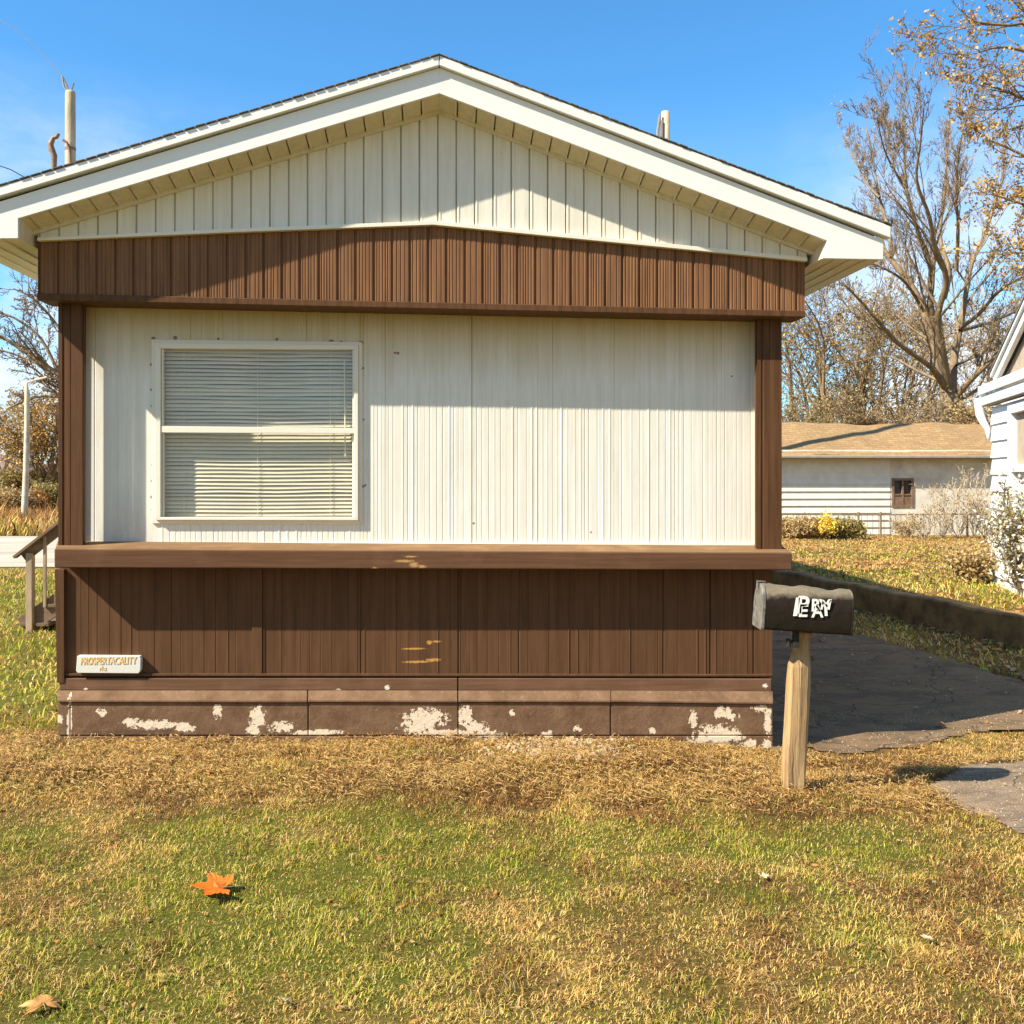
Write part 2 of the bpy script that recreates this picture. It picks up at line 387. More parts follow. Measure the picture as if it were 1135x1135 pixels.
def patchcol(x, y):
    """own colours of the turf: share of green, share of brown"""
    n1 = fbm(x, y, .9, 21); n2 = fbm(x, y, 3.3, 22); n3 = fbm(x, y, 12, 23)
    g = .80 + (n1-.5)*1.3 + (n2-.5)*1.7 + (n3-.5)*1.0
    mound = sstep(4.35, 4.75, y + .10*np.sin(x*2.3) + (n2-.5)*.6)*(1-sstep(6.3, 7.5, y))*(np.abs(x) < 3.6)
    g = g - .78*mound
    g = g - .12*sstep(.2, 1.6, x)*(y < 6) - .22*(1-sstep(3.0, 3.7, y))*sstep(-1.2, .6, x) + .12*np.exp(-((y-4.3)/.3)**2)
    g = np.where((x < -2.7) & (y > 6), .88 + (n2-.5)*.9 - .5*sstep(14,16,y), g)
    ry = x > xwall(y)
    g = np.where(ry & (y > 6), .46 + (n1-.5)*1.6 + (n2-.5)*1.0 - .25*sstep(17, 22, y), g)
    strip = (x > np.interp(y, [7, 9.9, 13.5], [4.1, 3.45, 3.0])) & ~ry & (y > 7)
    g = np.where(strip, .2 + (n2-.5)*1.2, g)
    g = np.where(y > 26, .12 + (n1-.5)*.5, g)
    bn = np.clip(.24 + .35*np.exp(-((y-4.72)/.16)**2)*(np.abs(x-.6) < 1.6) + (fbm(x, y, 3.2, 31)-.5)*2.4 + .15*mound, .03, .9)
    return np.clip(g, .03, .97), bn
GREEN = np.array((.38,.395,.04)); STRAW = np.array((.78,.50,.15)); BROWN = np.array((.34,.17,.05))
def turf_rgb(x, y):
    g, b = patchcol(x, y); g = g[..., None]; b = b[..., None]
    c = GREEN*g + (1-g)*(STRAW*(1-b) + BROWN*b)
    orange = (sstep(28, 31, y)*(1-sstep(36, 40, y))*(x < 0))[..., None]
    c = c*(1-orange) + orange*np.array((.42,.21,.06))
    return c
def axis(segs):
    r = []
    for a, b, s in segs: r += list(np.arange(a, b, s))
    return np.array(r + [segs[-1][1]])
xs = axis([(-900,-100,100),(-100,-20,8),(-20,-6,.8),(-6,-3.6,.15),(-3.6,4.6,.045),(4.6,9,.1),(9,24,.8),(24,100,8),(100,900,100)])
ys = axis([(-30,1.5,1.5),(1.5,2.5,.2),(2.5,6.6,.045),(6.6,15,.12),(15,32,.5),(32,100,5),(100,1500,100)])
XX, YY = np.meshgrid(xs, ys)
ZZ = gz(XX, YY)
V = np.stack([XX, YY, ZZ], -1).reshape(-1, 3); ny, nx = XX.shape
idx = np.arange(ny*nx).reshape(ny, nx)
Q = np.stack([idx[:-1,:-1], idx[:-1,1:], idx[1:,1:], idx[1:,:-1]], -1).reshape(-1, 4)
np_mesh('ground', V, Q, M['ground'], smooth=True, col=turf_rgb(XX, YY).reshape(-1, 3)*.36, kind='structure')

def asphalt_mat(name, a, b_):
    m, nt, b = new_mat(name); v = coords(nt)
    c = ramp(nt, noise(nt, v, 95, 4, .9), [(.38, a), (.58, b_), (.68, tuple(x*2.0 for x in b_))])
    c = mix(nt, ramp(nt, noise(nt, v, 2.0, 6, .7), [(.4, 0.0), (.7, .7)]), c, (.22,.14,.07))
    wv = noise(nt, coords(nt, (1, 1.9, 1)), 2.2, 6, .72); c = mix(nt, ramp(nt, wv, [(.40, .55), (.52, 0.0)]), c, tuple(x*.45 for x in a))
    c = mix(nt, ramp(nt, wv, [(.58, 0.0), (.72, .6)]), c, (.30,.17,.06))
    w = N(nt, 'ShaderNodeTexVoronoi', feature='DISTANCE_TO_EDGE'); nt.links.new(coords(nt), w.inputs['Vector']); w.inputs['Scale'].default_value = 1.5
    wn = N(nt, 'ShaderNodeTexNoise'); wn.inputs['Scale'].default_value = 3; nt.links.new(v, wn.inputs['Vector'])
    va = N(nt, 'ShaderNodeVectorMath', operation='MULTIPLY_ADD'); nt.links.new(wn.outputs['Color'], va.inputs[0]); va.inputs[1].default_value = (.6,.6,0); nt.links.new(v, va.inputs[2]); nt.links.new(va.outputs[0], w.inputs['Vector'])
    crack = ramp(nt, w.outputs['Distance'], [(.0, 1.0), (.02, 0.0)])
    c = mix(nt, math_(nt, 'MULTIPLY', crack, .55), c, (.02,.016,.01))
    nt.links.new(c, b.inputs['Base Color']); b.inputs['Roughness'].default_value = .9
    bump(nt, b, math_(nt, 'SUBTRACT', noise(nt, v, 90, 4, .8), crack), .8, .012); return m
M['asphalt'] = asphalt_mat('worn_asphalt', (.11,.064,.026), (.25,.15,.068))
M['asphalt_pale'] = asphalt_mat('gravelly_asphalt', (.16,.105,.06), (.38,.27,.17))
def sheet(name, poly, mat, step, wob=.05):
    px = [p[0] for p in poly]; py = [p[1] for p in poly]
    gx = np.arange(min(px), max(px), step); gy = np.arange(min(py), max(py), step)
    A, B = np.meshgrid(gx, gy)
    ins = in_poly(A + (vnoise(A, B, 5, 4)-.5)*wob*2 + step/2, B + (vnoise(A, B, 5, 8)-.5)*wob*2 + step/2, poly)
    V = np.stack([A, B, gz(A, B, False) + .007], -1).reshape(-1, 3)
    idx = np.arange(A.size).reshape(A.shape)
    q = np.stack([idx[:-1,:-1], idx[:-1,1:], idx[1:,1:], idx[1:,:-1]], -1)[ins[:-1,:-1]]
    u, inv = np.unique(q, return_inverse=True)
    return np_mesh(name, V[u], inv.reshape(-1, 4), mat, smooth=True, kind='structure')
sheet('driveway', DRIVE, M['asphalt'], .035)
sheet('driveway_apron', PATCH, M['asphalt_pale'], .035)
M['road'] = flat('pale_road', (.44,.37,.27), .9, .3, 1.5, (.3,1,1), .3, 30)
rb = MB()
rb.poly([(-60,16.9,.012),(6,16.9,.012),(6,25.2,.012),(-60,25.2,.012)])
rb.build('road', M['road'], kind='structure')

# retaining kerb wall beside the driveway
M['kerb'] = flat('mossy_concrete', (.24,.13,.042), .9, .5, 6, bmp=.8, bscale=25)
w = MB(); yy = list(np.arange(5.0, 19, .3)); n = len(w.v)
for y in yy:
    xw = float(xwall(y)); zt = float(yard(np.array(y))) + .045 + .012*math.sin(y*5) + rnd.uniform(-.006, .006)
    for (dx, z) in ((-.05, -.15), (-.04, zt-.02), (-.02, zt), (.12, zt+.004), (.14, zt-.02), (.14, -.15)): w.v.append((xw+dx, y, z))
for i in range(len(yy)-1):
    for j in range(5): w.f.append((n+i*6+j, n+i*6+j+1, n+i*6+7+j, n+i*6+6+j)[::-1])
w.f.append(tuple(n+j for j in range(6))); w.f.append(tuple(n+(len(yy)-1)*6+5-j for j in range(6)))
w.build('retaining_wall', M['kerb'], label='low dark mossy concrete retaining wall along the right of the driveway', cat='wall')

# ------------------------------------------------------------------ grass blades
HOUSE_POLY = []
s_, c_ = math.sin(TH), math.cos(TH)
def h2w(X, Y): return (OX + X*c_ - Y*s_, OY + X*s_ + Y*c_)
_xl, _xr = L(63, 700, .1)[0], L(857, 700, .1)[0]
HOUSE_POLY = [h2w(_xl-.0, -.13), h2w(_xr+.0, -.13), h2w(_xr, 14), h2w(_xl, 14)]
def blades(name, n, xr, yr, ln, wd, keep, lab, dens=None, lift=0.0, flatness=1.0):
    x = nrs.uniform(*xr, n); y = nrs.uniform(*yr, n)
    k = keep(x, y) & ~in_poly(x, y, HOUSE_POLY)
    edge = (vnoise(x, y, 14, 77)-.5)*.13
    k &= nrs.rand(n) < .45 + 1.1*vnoise(x, y, 17, 91) - .35*(vnoise(x, y, 31, 92) > .62)
    k &= ~(in_poly(x+edge, y+edge*.7, DRIVE) | in_poly(x+edge, y+edge*.7, PATCH))
    x, y = x[k], y[k]; n = len(x)
    g, b = patchcol(x, y)
    u = nrs.rand(n); green = u < g*.8; brn = (~green) & (nrs.rand(n) < b)
    c = np.where(green[:, None], GREEN, np.where(brn[:, None], BROWN, STRAW))
    c = c * nrs.uniform(.65, 1.35, (n, 1)) * nrs.uniform(.88, 1.12, (n, 3))
    c[green] += (nrs.rand(green.sum(), 1)**2)*np.array((.17,.10,.02))
    dk = nrs.rand(n) < .10*(1+2*(vnoise(x, y, 2.7, 44) > .6)); c[dk] = np.array((.12,.06,.02))*nrs.uniform(.6, 1.5, (dk.sum(), 1))
    pale = nrs.rand(n) < .05; c[pale] = np.array((.68,.54,.30))*nrs.uniform(.8, 1.1, (pale.sum(), 1))
    if lift: 
        o = (sstep(28, 31, y)*(x < 0))[:, None]; c = c*(1-o) + o*np.array((.45,.23,.07))*nrs.uniform(.6, 1.3, (n, 1))
    l = nrs.uniform(*ln, n)*np.where(green, 1.0, 1.15)*(.65 + 1.5*vnoise(x, y, 10, 55)**2)*np.where(nrs.rand(n) < .04, 1.7, 1.0); wv = nrs.uniform(*wd, n)
    a = nrs.uniform(0, 2*math.pi, n); lean = np.where(green, nrs.uniform(.3, 1.3, n), nrs.uniform(.9, 1.6, n))*flatness
    hx, hy = np.cos(a), np.sin(a)
    z0 = gz(x, y)-.004 + np.where(green, 0, nrs.uniform(0, .012, n))
    wx, wy = -hy*wv/2, hx*wv/2
    mh = l*.55; 
    P0 = np.stack([x-wx, y-wy, z0], -1); P1 = np.stack([x+wx, y+wy, z0], -1)
    mx_, my_, mz_ = x+hx*np.sin(lean*.6)*mh, y+hy*np.sin(lean*.6)*mh, z0+np.cos(lean*.6)*mh
    # a twist at mid height keeps the blades from all facing edge on
    P2 = np.stack([mx_+wx*.8, my_+wy*.8, mz_], -1); P3 = np.stack([mx_-wx*.8, my_-wy*.8, mz_], -1)
    T = np.stack([mx_+hx*np.sin(np.minimum(lean*1.35, 1.75))*l*.5, my_+hy*np.sin(np.minimum(lean*1.35, 1.75))*l*.5, mz_+np.cos(np.minimum(lean*1.35, 1.75))*l*.5], -1)
    Vv = np.stack([P0, P1, P2, P3, T], 1).reshape(-1, 3); i = np.arange(n)*5
    Fq = np.concatenate([np.stack([i, i+1, i+2], -1), np.stack([i, i+2, i+3], -1), np.stack([i+3, i+2, i+4], -1)])
    return np_mesh(name, Vv, Fq, M['grass'], col=np.repeat(c, 5, 0), kind='stuff', label=lab, cat='grass')
def view(m): return lambda x, y: (np.abs(x) < .53*y + m)
blades('lawn_grass', 640000, (-3.6, 3.6), (2.55, 6.3), (.007,.026), (.0014,.0032), lambda x, y: view(.15)(x, y), 'mown green and straw coloured lawn in front of the brown and white house')
blades('side_lawn_grass', 60000, (-9, -2.3), (6, 16.4), (.03,.07), (.006,.012), lambda x, y: (x > -.53*y-.3) & (x < -.40*y), 'bright green lawn beyond the left corner of the house')
blades('yard_grass', 150000, (2.4, 13.5), (6.5, 25), (.03,.065), (.006,.014), lambda x, y: (x < .53*y+.4) & (x > .25*y) & ((x > xwall(y)+.14) | (x < xwall(y)-.06)), 'leaf strewn grass of the raised yard behind the retaining wall')
blades('field_grass', 50000, (-22, -10), (25.4, 42), (.10,.35), (.02,.05), lambda x, y: (x > -.53*y-1) & (x < -.42*y), 'tall dry orange grass beyond the road at the left', lift=1, flatness=.6)

# ------------------------------------------------------------------ HOUSE
house = empty('mobile_home', (OX, OY, 0), TH, label='white and brown ribbed mobile home with low gable roof facing the lawn', cat='house')
def zl(pl, X):
    return float(np.interp(X, [p[0] for p in pl], [p[1] for p in pl]))
def ribbed(name, X0, X1, top, bot, d, prof, mat, hole=None, back=None, extra=(), **kw):
    """vertical ribs: prof = list of (X, depth offset) ; top/bot = polylines [(X,Z)]"""
    mb = MB(); P = [(X, o) for X, o in prof if X0 < X < X1]
    brk = [X0, X1] + ([hole[0], hole[1]] if hole else []) + [p[0] for p in top[1:-1]] + [p[0] for p in bot[1:-1]] + list(extra)
    xs_ = sorted(set([p[0] for p in P] + brk))
    px_ = [p[0] for p in prof]; po = [p[1] for p in prof]
    pts = [(x, -(d + float(np.interp(x, px_, po)))) for x in xs_ if X0 <= x <= X1]
    for (xa, ya), (xb, yb) in zip(pts, pts[1:]):
        za0, zb0, za1, zb1 = zl(bot, xa), zl(bot, xb), zl(top, xa), zl(top, xb)
        spans = [((za0, zb0), (za1, zb1))]
        xm = (xa+xb)/2
        if hole and hole[0] < xm < hole[1]:
            spans = [((za0, zb0), (hole[2], hole[2])), ((hole[3], hole[3]), (za1, zb1))]
        for (l0, l1), (t0, t1) in spans:
            mb.poly([(xa, ya, l0), (xb, yb, l1), (xb, yb, t1), (xa, ya, t0)])
    o = mb.build(name, mat, house, **kw)
    if back:
        m2 = MB(); m2.v = []; 
        pl = [(X0, zl(bot, X0))] + list(bot[1:-1]) + [(X1, zl(bot, X1)), (X1, zl(top, X1))] + [p for p in reversed(top[1:-1])] + [(X0, zl(top, X0))]
        m2.prism(pl, -(d-.012), -(d-.012)+back)
        base = len(o.data.vertices)
        me = bpy.data.meshes.new(name); v = [tuple(q.co) for q in o.data.vertices] + m2.v
        f = [tuple(p.vertices) for p in o.data.polygons] + [tuple(base+i for i in q) for q in m2.f]
        me.from_pydata(v, [], f); me.update(); me.materials.append(mat); o.data = me
    return o
def rib_profile(X0, X1, period, pattern, jitter=0, seed=1, start=0.0):
    """pattern: (offset within the period, depth) pairs"""
    r = random.Random(seed); out = []; x = X0 - period + start
    while x < X1 + period:
        j = r.uniform(-jitter, jitter)
        for a, o in pattern: out.append((x + a*period + j, o))
        x += period
    # monotone
    q = [out[0]]
    for p in out[1:]:
        if p[0] > q[-1][0] + 1e-5: q.append(p)
    return q
def irregular(X0, X1, seed, wmin, wmax, depth, gw):
    r = random.Random(seed); x = X0; out = [(x-.01, 0)]
    while x < X1:
        x += r.choice([r.uniform(wmin, wmax), r.uniform(wmin, wmin*1.8)]); t = r.random(); D_ = depth*r.choice([.5, .8, 1, 1.3])
        if t < .55: out += [(x, 0), (x+gw, -D_), (x+gw*1.6, -D_), (x+gw*2.6, 0)]; x += gw*2.6
        elif t < .85: out += [(x, 0), (x+gw, D_), (x+gw*2.6, D_*.9), (x+gw*3.6, 0)]; x += gw*3.6
        else: out += [(x, 0), (x+gw*.6, -D_*1.5), (x+gw*1.2, 0)]; x += gw*1.2
    out.append((X1+.01, 0)); return out

# main white panel
XL, XR = L(84, 500, 0)[0], L(843, 500, 0)[0]
bot = [(XL, L(84, 601.5, 0)[1]), (XR, L(843, 604.5, 0)[1])]
top = [(XL, L(84, 322, 0)[1]), (XR, L(843, 335, 0)[1])]
wx0, wz0 = L(176, 577, 0); wx1, _ = L(395, 577, 0); wz1 = L(290, 382, 0)[1]
pr = irregular(L(172, 500)[0], XR, 5, .014, .045, .0019, .0036)
pr = [(XL-.02, 0), (L(104,500)[0], 0), (L(104,500)[0]+.004, -.004), (L(106,500)[0], 0), (L(130,500)[0], 0), (L(131,500)[0], .003), (L(147,500)[0], .003), (L(148,500)[0], 0)] + pr
xs523 = L(523, 500)[0]
pr = [p for p in pr if abs(p[0]-xs523) > .014] + [(xs523-.012, .001), (xs523-.003, .0015), (xs523-.0015, -.007), (xs523+.0015, -.007), (xs523+.003, .0005)]
pr.sort()
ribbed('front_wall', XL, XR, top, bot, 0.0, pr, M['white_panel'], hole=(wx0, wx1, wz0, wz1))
t = MB()
def strip(mb, pts, d0, d1): mb.prism(LP(pts, 0), -d1, -d0)
strip(t, [(93,600.5),(840,602.8),(840,606.2),(93,604.2)], .002, .018)
strip(t, [(836,352),(840,352),(840,602.8),(836,602.8)], .002, .016)
t.build('wall_edge_trim', M['trim_white'], house, bevel=.002)
t = MB(); strip(t, [(80,335),(95.5,335),(94.5,606),(79,606)], -.03, .014)
t.build('corner_trim', M['brown'], house, bevel=.002)
# posts
for (a0, a1, b0, b1) in ((64.5, 91.5, 63, 90.5), (839, 866.5, 838, 865.5)):
    d = .13
    X0, X1 = L(a0, 340, d)[0], L(a1, 340, d)[0]
    w_ = X1-X0
    prof = [(X0, 0), (X0+w_*.16, 0), (X0+w_*.18, -.006), (X0+w_*.24, -.006), (X0+w_*.26, 0), (X0+w_*.48, 0), (X0+w_*.50, -.004), (X0+w_*.52, 0), (X1, 0)]
    ribbed('post', X0, X1, [(X0, L(a0, 335, d)[1]), (X1, L(a1, 335, d)[1])], [(X0, L(b0, 612, d)[1]), (X1, L(b1, 612, d)[1])], d, prof, M['brown'], back=.033)
    if a0 > 500:
        t = MB(); t.box(X0+.05, X1-.003, -.095, -.002, L(b0, 610, d)[1], L(a0, 340, d)[1]); t.build('post_sun_block', M['brown'], house)  # unseen box added to stop sun passing behind the right post
# frieze
d = .228
X0, X1 = L(42, 300, d)[0], L(892, 320, d)[0]; xa = L(480, 250, d)[0]
ftop = [(X0, L(42, 262, d)[1]), (xa, L(480, 246, d)[1]), (X1, L(892, 286, d)[1])]
fbot = [(X0, L(42, 332, d)[1]), (X1, L(891, 351, d)[1])]
pr = []; r = random.Random(3); x = X0
per = (X1-X0)/42.6
k = 0
while x < X1:
    pr += [(x, 0), (x+.005, -.016), (x+.013, -.016), (x+.018, .001)]
    nrib = r.choice([2, 3, 4, 4, 5]); span = per-.024
    for q in range(nrib):
        c0 = x+.020+span*(q+.5+r.uniform(-.15, .15))/nrib
        pr += [(c0-.005, .001), (c0-.002, -.0022), (c0+.001, -.0022), (c0+.004, .001)]
    x += per*r.uniform(.96, 1.04)
pr = [p for i, p in enumerate(pr) if i == 0 or p[0] > max(q[0] for q in pr[:i])]
ribbed('frieze', X0, X1, ftop, fbot, d, pr, M['brown_frieze'], back=.226)
t = MB()
t.prism([(X0-.003, fbot[0][1]-.004), (X1+.003, fbot[1][1]-.004), (X1+.003, fbot[1][1]+.034), (X0-.003, fbot[0][1]+.034)], -(d+.008), -.02)
t.build('frieze_trim', M['brown'], house, bevel=.004)
# gable wall
d = .233
ga = [(42,262),(487,124),(893,279)]
GX0, GX1 = L(42, 262, d)[0], L(894, 285, d)[0]; GXA, GZA = L(487, 122, d)
gtop = [(GX0, L(42, 258, d)[1]), (GXA, GZA), (GX1, L(894, 276, d)[1])]
gbot = [(GX0, L(42, 266, d)[1]), (L(480, 248, d)[0], L(480, 248.5, d)[1]), (GX1, L(894, 290, d)[1])]
per = .1045; pr = []; x = L(21, 200, d)[0]; r = random.Random(8)
while x < GX1:
    pr += [(x, 0), (x+.004, -.012), (x+.008, -.012), (x+.011, .002), (x+.02, .003), (x+.028, 0)]
    x += per
ribbed('gable_wall', GX0, GX1, gtop, gbot, d, pr, M['white_gable'], back=.05)
t = MB()
q = .260
t.prism(LP([(41,263.2),(260,253.2),(480,244.6),(895,285),(895,289.6),(480,249.0),(260,257.2),(41,266.8)], q), -q, -.218)
t.build('gable_flashing', M['trim_white'], house, bevel=.0015)
# fascia boards
DF = .43
MB_l = LP([(487,75),(487,103.4),(20,242),(20,264),(-58,265),(-58,241)], DF)
MB_r = LP([(487,75),(487,103.4),(917,266.8),(912,286.3),(979,287.5),(979,266)], DF)
for nm, P in (('fascia', MB_l), ('fascia', MB_r)):
    t = MB(); t.prism(P, -DF, -DF+.022); t.build(nm, M['fascia'], house, bevel=.0015)
for P in ([(486.6,63.8),(486.6,74.6),(-62,238),(-62,227.5)], [(487.4,63.8),(487.4,74.6),(985,265),(985,252)]):
    t = MB(); t.prism(LP(P, DF), -DF-.028, -DF+.03); t.build('drip_board', M['fascia'], house, bevel=.003)
# roof: two shingled slopes running back along the house
for P in ([(487,62.2),(487,63.9),(-64,227.8),(-64,225.9)], [(487,62.2),(487,63.9),(986.5,252),(986.5,250.4)]):
    t = MB(); Q_ = LP(P, DF); nseg = 60
    Q_ = LP(P, DF)
    t.prism(Q_, -DF-.030, 14.2)
    # ragged shingle butts along the rake
    (xa_, za_), (xb_, zb_) = Q_[0], Q_[3]
    for i in range(46):
        f0, f1 = i/46, (i+1)/46-.004
        e = rnd.uniform(.0, .006); up = rnd.uniform(.0, .003)
        t.prism([(xa_+(xb_-xa_)*f0, za_+(zb_-za_)*f0-.003), (xa_+(xb_-xa_)*f1, za_+(zb_-za_)*f1-.003), (xa_+(xb_-xa_)*f1, za_+(zb_-za_)*f1+up), (xa_+(xb_-xa_)*f0, za_+(zb_-za_)*f0+up*.6)], -DF-.032-e, -DF+.22)
    t.build('roof', M['shingle'], house)
# rake soffits: vented vinyl strips between fascia and gable wall
def on(P, Q_, X): return P[1] + (Q_[1]-P[1])*(X-P[0])/(Q_[0]-P[0])
for side, (A, B) in enumerate(((L(487,103.4,DF), L(20,242,DF)), (L(487,103.4,DF), L(917,266.8,DF)))):
    t = MB(); X = A[0]; sg = -1 if B[0] < A[0] else 1; pw = .1045
    lim = B[0] + sg*.01
    while (X < lim if sg > 0 else X > lim):
        Xb = X + sg*(pw-.008)
        if (Xb-lim)*sg > 0: Xb = lim
        z0, z1 = on(A, B, X), on(A, B, Xb); dr = .03
        yf, yb = -DF+.02, -.228
        t.poly([(X, yf, z0+.004), (X, yb, z0-dr), (Xb, yb, z1-dr), (Xb, yf, z1+.004)] if sg > 0 else [(Xb, yf, z1+.004), (Xb, yb, z1-dr), (X, yb, z0-dr), (X, yf, z0+.004)])
        # raised lip of each strip
        Xc = Xb - sg*.012
        z2 = on(A, B, Xc)
        t.poly([(Xc, yf, z2-.006+.004), (Xc, yb, z2-dr-.008), (Xb, yb, z1-dr-.008), (Xb, yf, z1-.006+.004)])
        t.poly([(Xc, yf, z2+.004), (Xc, yb, z2-dr), (Xc, yb, z2-dr-.008), (Xc, yf, z2-.002)])
        X += sg*pw
    t.prism([(A[0], A[1]+.010), (B[0], B[1]+.010), (B[0], B[1]+.016), (A[0], A[1]+.016)], -DF+.02, -.208)
    t.build('rake_soffit', M['soffit'], house)
    t = MB()
    t.prism([(A[0], A[1]-.020), (B[0], B[1]-.020), (B[0], B[1]-.046), (A[0], A[1]-.046)], -.254, -.218)
    t.build('soffit_trim', M['soffit'], house, bevel=.002)
# boxed side eaves
M['eave'] = siding_white('eave_vinyl', (.74,.65,.47))
for P in ([(20.8,242),(20,263.6),(-57.5,264.6),(-57.5,240.8)], [(916.4,266.6),(912,285.8),(978.5,287),(978.5,266)]):
    Q_ = LP(P, DF); t = MB(); t.prism(Q_, -DF+.024, 14.1)
    x0_, x1_ = sorted((Q_[1][0], Q_[2][0])); zb = min(Q_[1][1], Q_[2][1])
    for i in range(1, 4):
        xc = x0_ + (x1_-x0_)*i/4
        t.box(xc-.006, xc+.006, -DF+.03, 14.0, zb-.005, zb+.01)
    t.build('boxed_eave', M['eave'], house)
# ledge
d = .225
LX0, LX1 = L(60, 610, d)[0], L(878, 610, d)[0]
t = MB()
t.prism(LP([(60,608.6),(878,613),(878,632),(60,629.4)], d), -d, -.03)
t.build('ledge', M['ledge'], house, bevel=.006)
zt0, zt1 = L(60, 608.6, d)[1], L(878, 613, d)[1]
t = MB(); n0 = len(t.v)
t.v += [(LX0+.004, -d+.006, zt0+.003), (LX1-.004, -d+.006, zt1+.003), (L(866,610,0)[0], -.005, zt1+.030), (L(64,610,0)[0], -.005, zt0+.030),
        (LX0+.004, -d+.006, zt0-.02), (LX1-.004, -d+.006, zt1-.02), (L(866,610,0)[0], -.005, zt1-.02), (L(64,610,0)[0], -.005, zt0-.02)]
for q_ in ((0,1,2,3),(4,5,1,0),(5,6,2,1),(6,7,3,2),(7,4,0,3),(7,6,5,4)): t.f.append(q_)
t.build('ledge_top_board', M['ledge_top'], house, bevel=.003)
# dark sill gap behind
t = MB(); t.prism(LP([(80,598),(845,600),(845,612),(80,612)], 0), .004, .03); t.build('wall_base', M['dark'], house)
# lower siding
d = .06
X0, X1 = L(66, 700, d)[0], L(856, 700, d)[0]
ltop = [(X0, L(66, 626, d)[1]), (X1, L(856, 629, d)[1])]; lbot = [(X0, L(66, 750, d)[1]), (X1, L(856, 751, d)[1])]
pr = irregular(X0, X1, 15, .035, .12, .0026, .0022)
def seam(pr, px, dep=.012):
    x = L(px, 700, .06)[0]
    return sorted([p for p in pr if abs(p[0]-x) > .008] + [(x-.006, 0), (x-.003, -dep), (x+.003, -dep), (x+.006, 0)])
for px, dep in ((508, .007), (735, .006), (787, .014), (835, .008), (575, .004), (400, .004)): pr = seam(pr, px, dep)
ribbed('lower_siding', X0, X1, ltop, lbot, d, pr, M['brown_siding'], back=.05)
t = MB(); t.prism(LP([(279,629),(290.5,629),(290.5,747),(279,747)], .07), -.068, -.055); t.prism(LP([(291.6,629),(293.5,629),(293.5,747),(291.6,747)], .064), -.064, -.055)
t.prism(LP([(60.5,631),(71,631),(71,757),(63,757)], .085), -.085, .1)
t.prism(LP([(68,746.6),(856,747.6),(856,750),(68,749.2)], .075), -.075, -.04)
t.build('batten', M['brown_siding'], house, bevel=.002)
t = MB()
t.prism(LP([(66,752),(507,752),(507,765),(66,765)], .08), -.08, .05)
t.prism(LP([(508.4,752),(855,752.6),(855,767),(508.4,765)], .082), -.082, .05)
t.build('base_board', M['base_board'], house, bevel=.003)
# foundation: sloping cap, then painted blocks
d = .12
t = MB()
def capseg(p0, p1, y0, y1):
    a, b = L(p0, y0, .085), L(p1, y0+(1 if p1 > 700 else 0), .085); c, e = L(p0, y1, d+.012), L(p1, y1+(2.5 if p1 > 700 else 0.5), d+.012)
    n = len(t.v); lo = .03
    t.v += [(c[0], -(d+.012), c[1]), (e[0], -(d+.012), e[1]), (b[0], -.083, b[1]), (a[0], -.083, a[1]),
            (c[0], -(d+.012), c[1]-.012), (e[0], -(d+.012), e[1]-.012), (b[0], .06, b[1]-lo-.05), (a[0], .06, a[1]-lo-.05), (b[0], .06, b[1]), (a[0], .06, a[1])]
    for q_ in ((0,1,2,3),(4,5,1,0),(3,2,8,9),(4,0,3,9,7),(1,5,6,8,2),(7,6,5,4)): t.f.append(tuple(n+i for i in q_))
for p0, p1 in ((63.5, 340.5), (341.5, 507), (508.2, 677), (677.8, 857)): capseg(p0, p1, 765.5, 776)
t.build('foundation_cap', M['foundation'], house, bevel=.003)
t = MB()
rows = [((64, 77), (78.5, 341), (342.5, 507), (508.5, 676), (677.8, 856.5))]
for (p0, p1) in rows[0]: t.prism(LP([(p0,779),(p1,779 + (1.5 if p0 > 600 else 0)),(p1,814.6),(p0,814.6)], d), -d - rnd.uniform(0, .002), .06)
for (p0, p1) in ((64, 200), (201.4, 420), (421.5, 600), (601.5, 734), (735.5, 856.5)): t.prism(LP([(p0,816.2),(p1,816.2),(p1,870),(p0,870)], d), -d - rnd.uniform(0, .002), .06)
t.prism(LP([(66,775),(855,776),(855,868),(66,868)], d-.008), -(d-.008), .05)
t.build('foundation', M['foundation'], house, bevel=.003)
# side and back walls
xa_, xb_ = L(84, 500, 0)[0], L(852, 500, 0)[0]
M['side'] = siding_white('side_siding', (.72,.69,.60))
zr = L(480, 300, .2)[1]
t = MB(); t.box(xa_, xa_+.05, .012, 14, .3, 2.62); t.build('side_wall', M['side'], house)
t = MB(); t.box(xb_-.05, xb_, .012, 14, .3, 2.62); t.build('side_wall', M['side'], house)
t = MB(); t.prism([(xa_,.3),(xb_,.3),(xb_,2.62),((xa_+xb_)/2,3.35),(xa_,2.62)], 13.95, 14); t.build('back_wall', M['side'], house)
t = MB(); t.box(xa_+.01, xb_-.01, .06, 13.9, .30, .33); t.box(xa_+.06, xb_-.06, 2.5, 2.55, .33, 2.6); t.box(xa_+.05, xb_-.05, .06, 13.9, 2.60, 2.64); t.build('room_shell', M['interior'], house)
t = MB(); t.box(xa_-.004, xb_+.004, .062, 13.98, -.3, .9); t.build('skirting', M['brown_siding'], house)

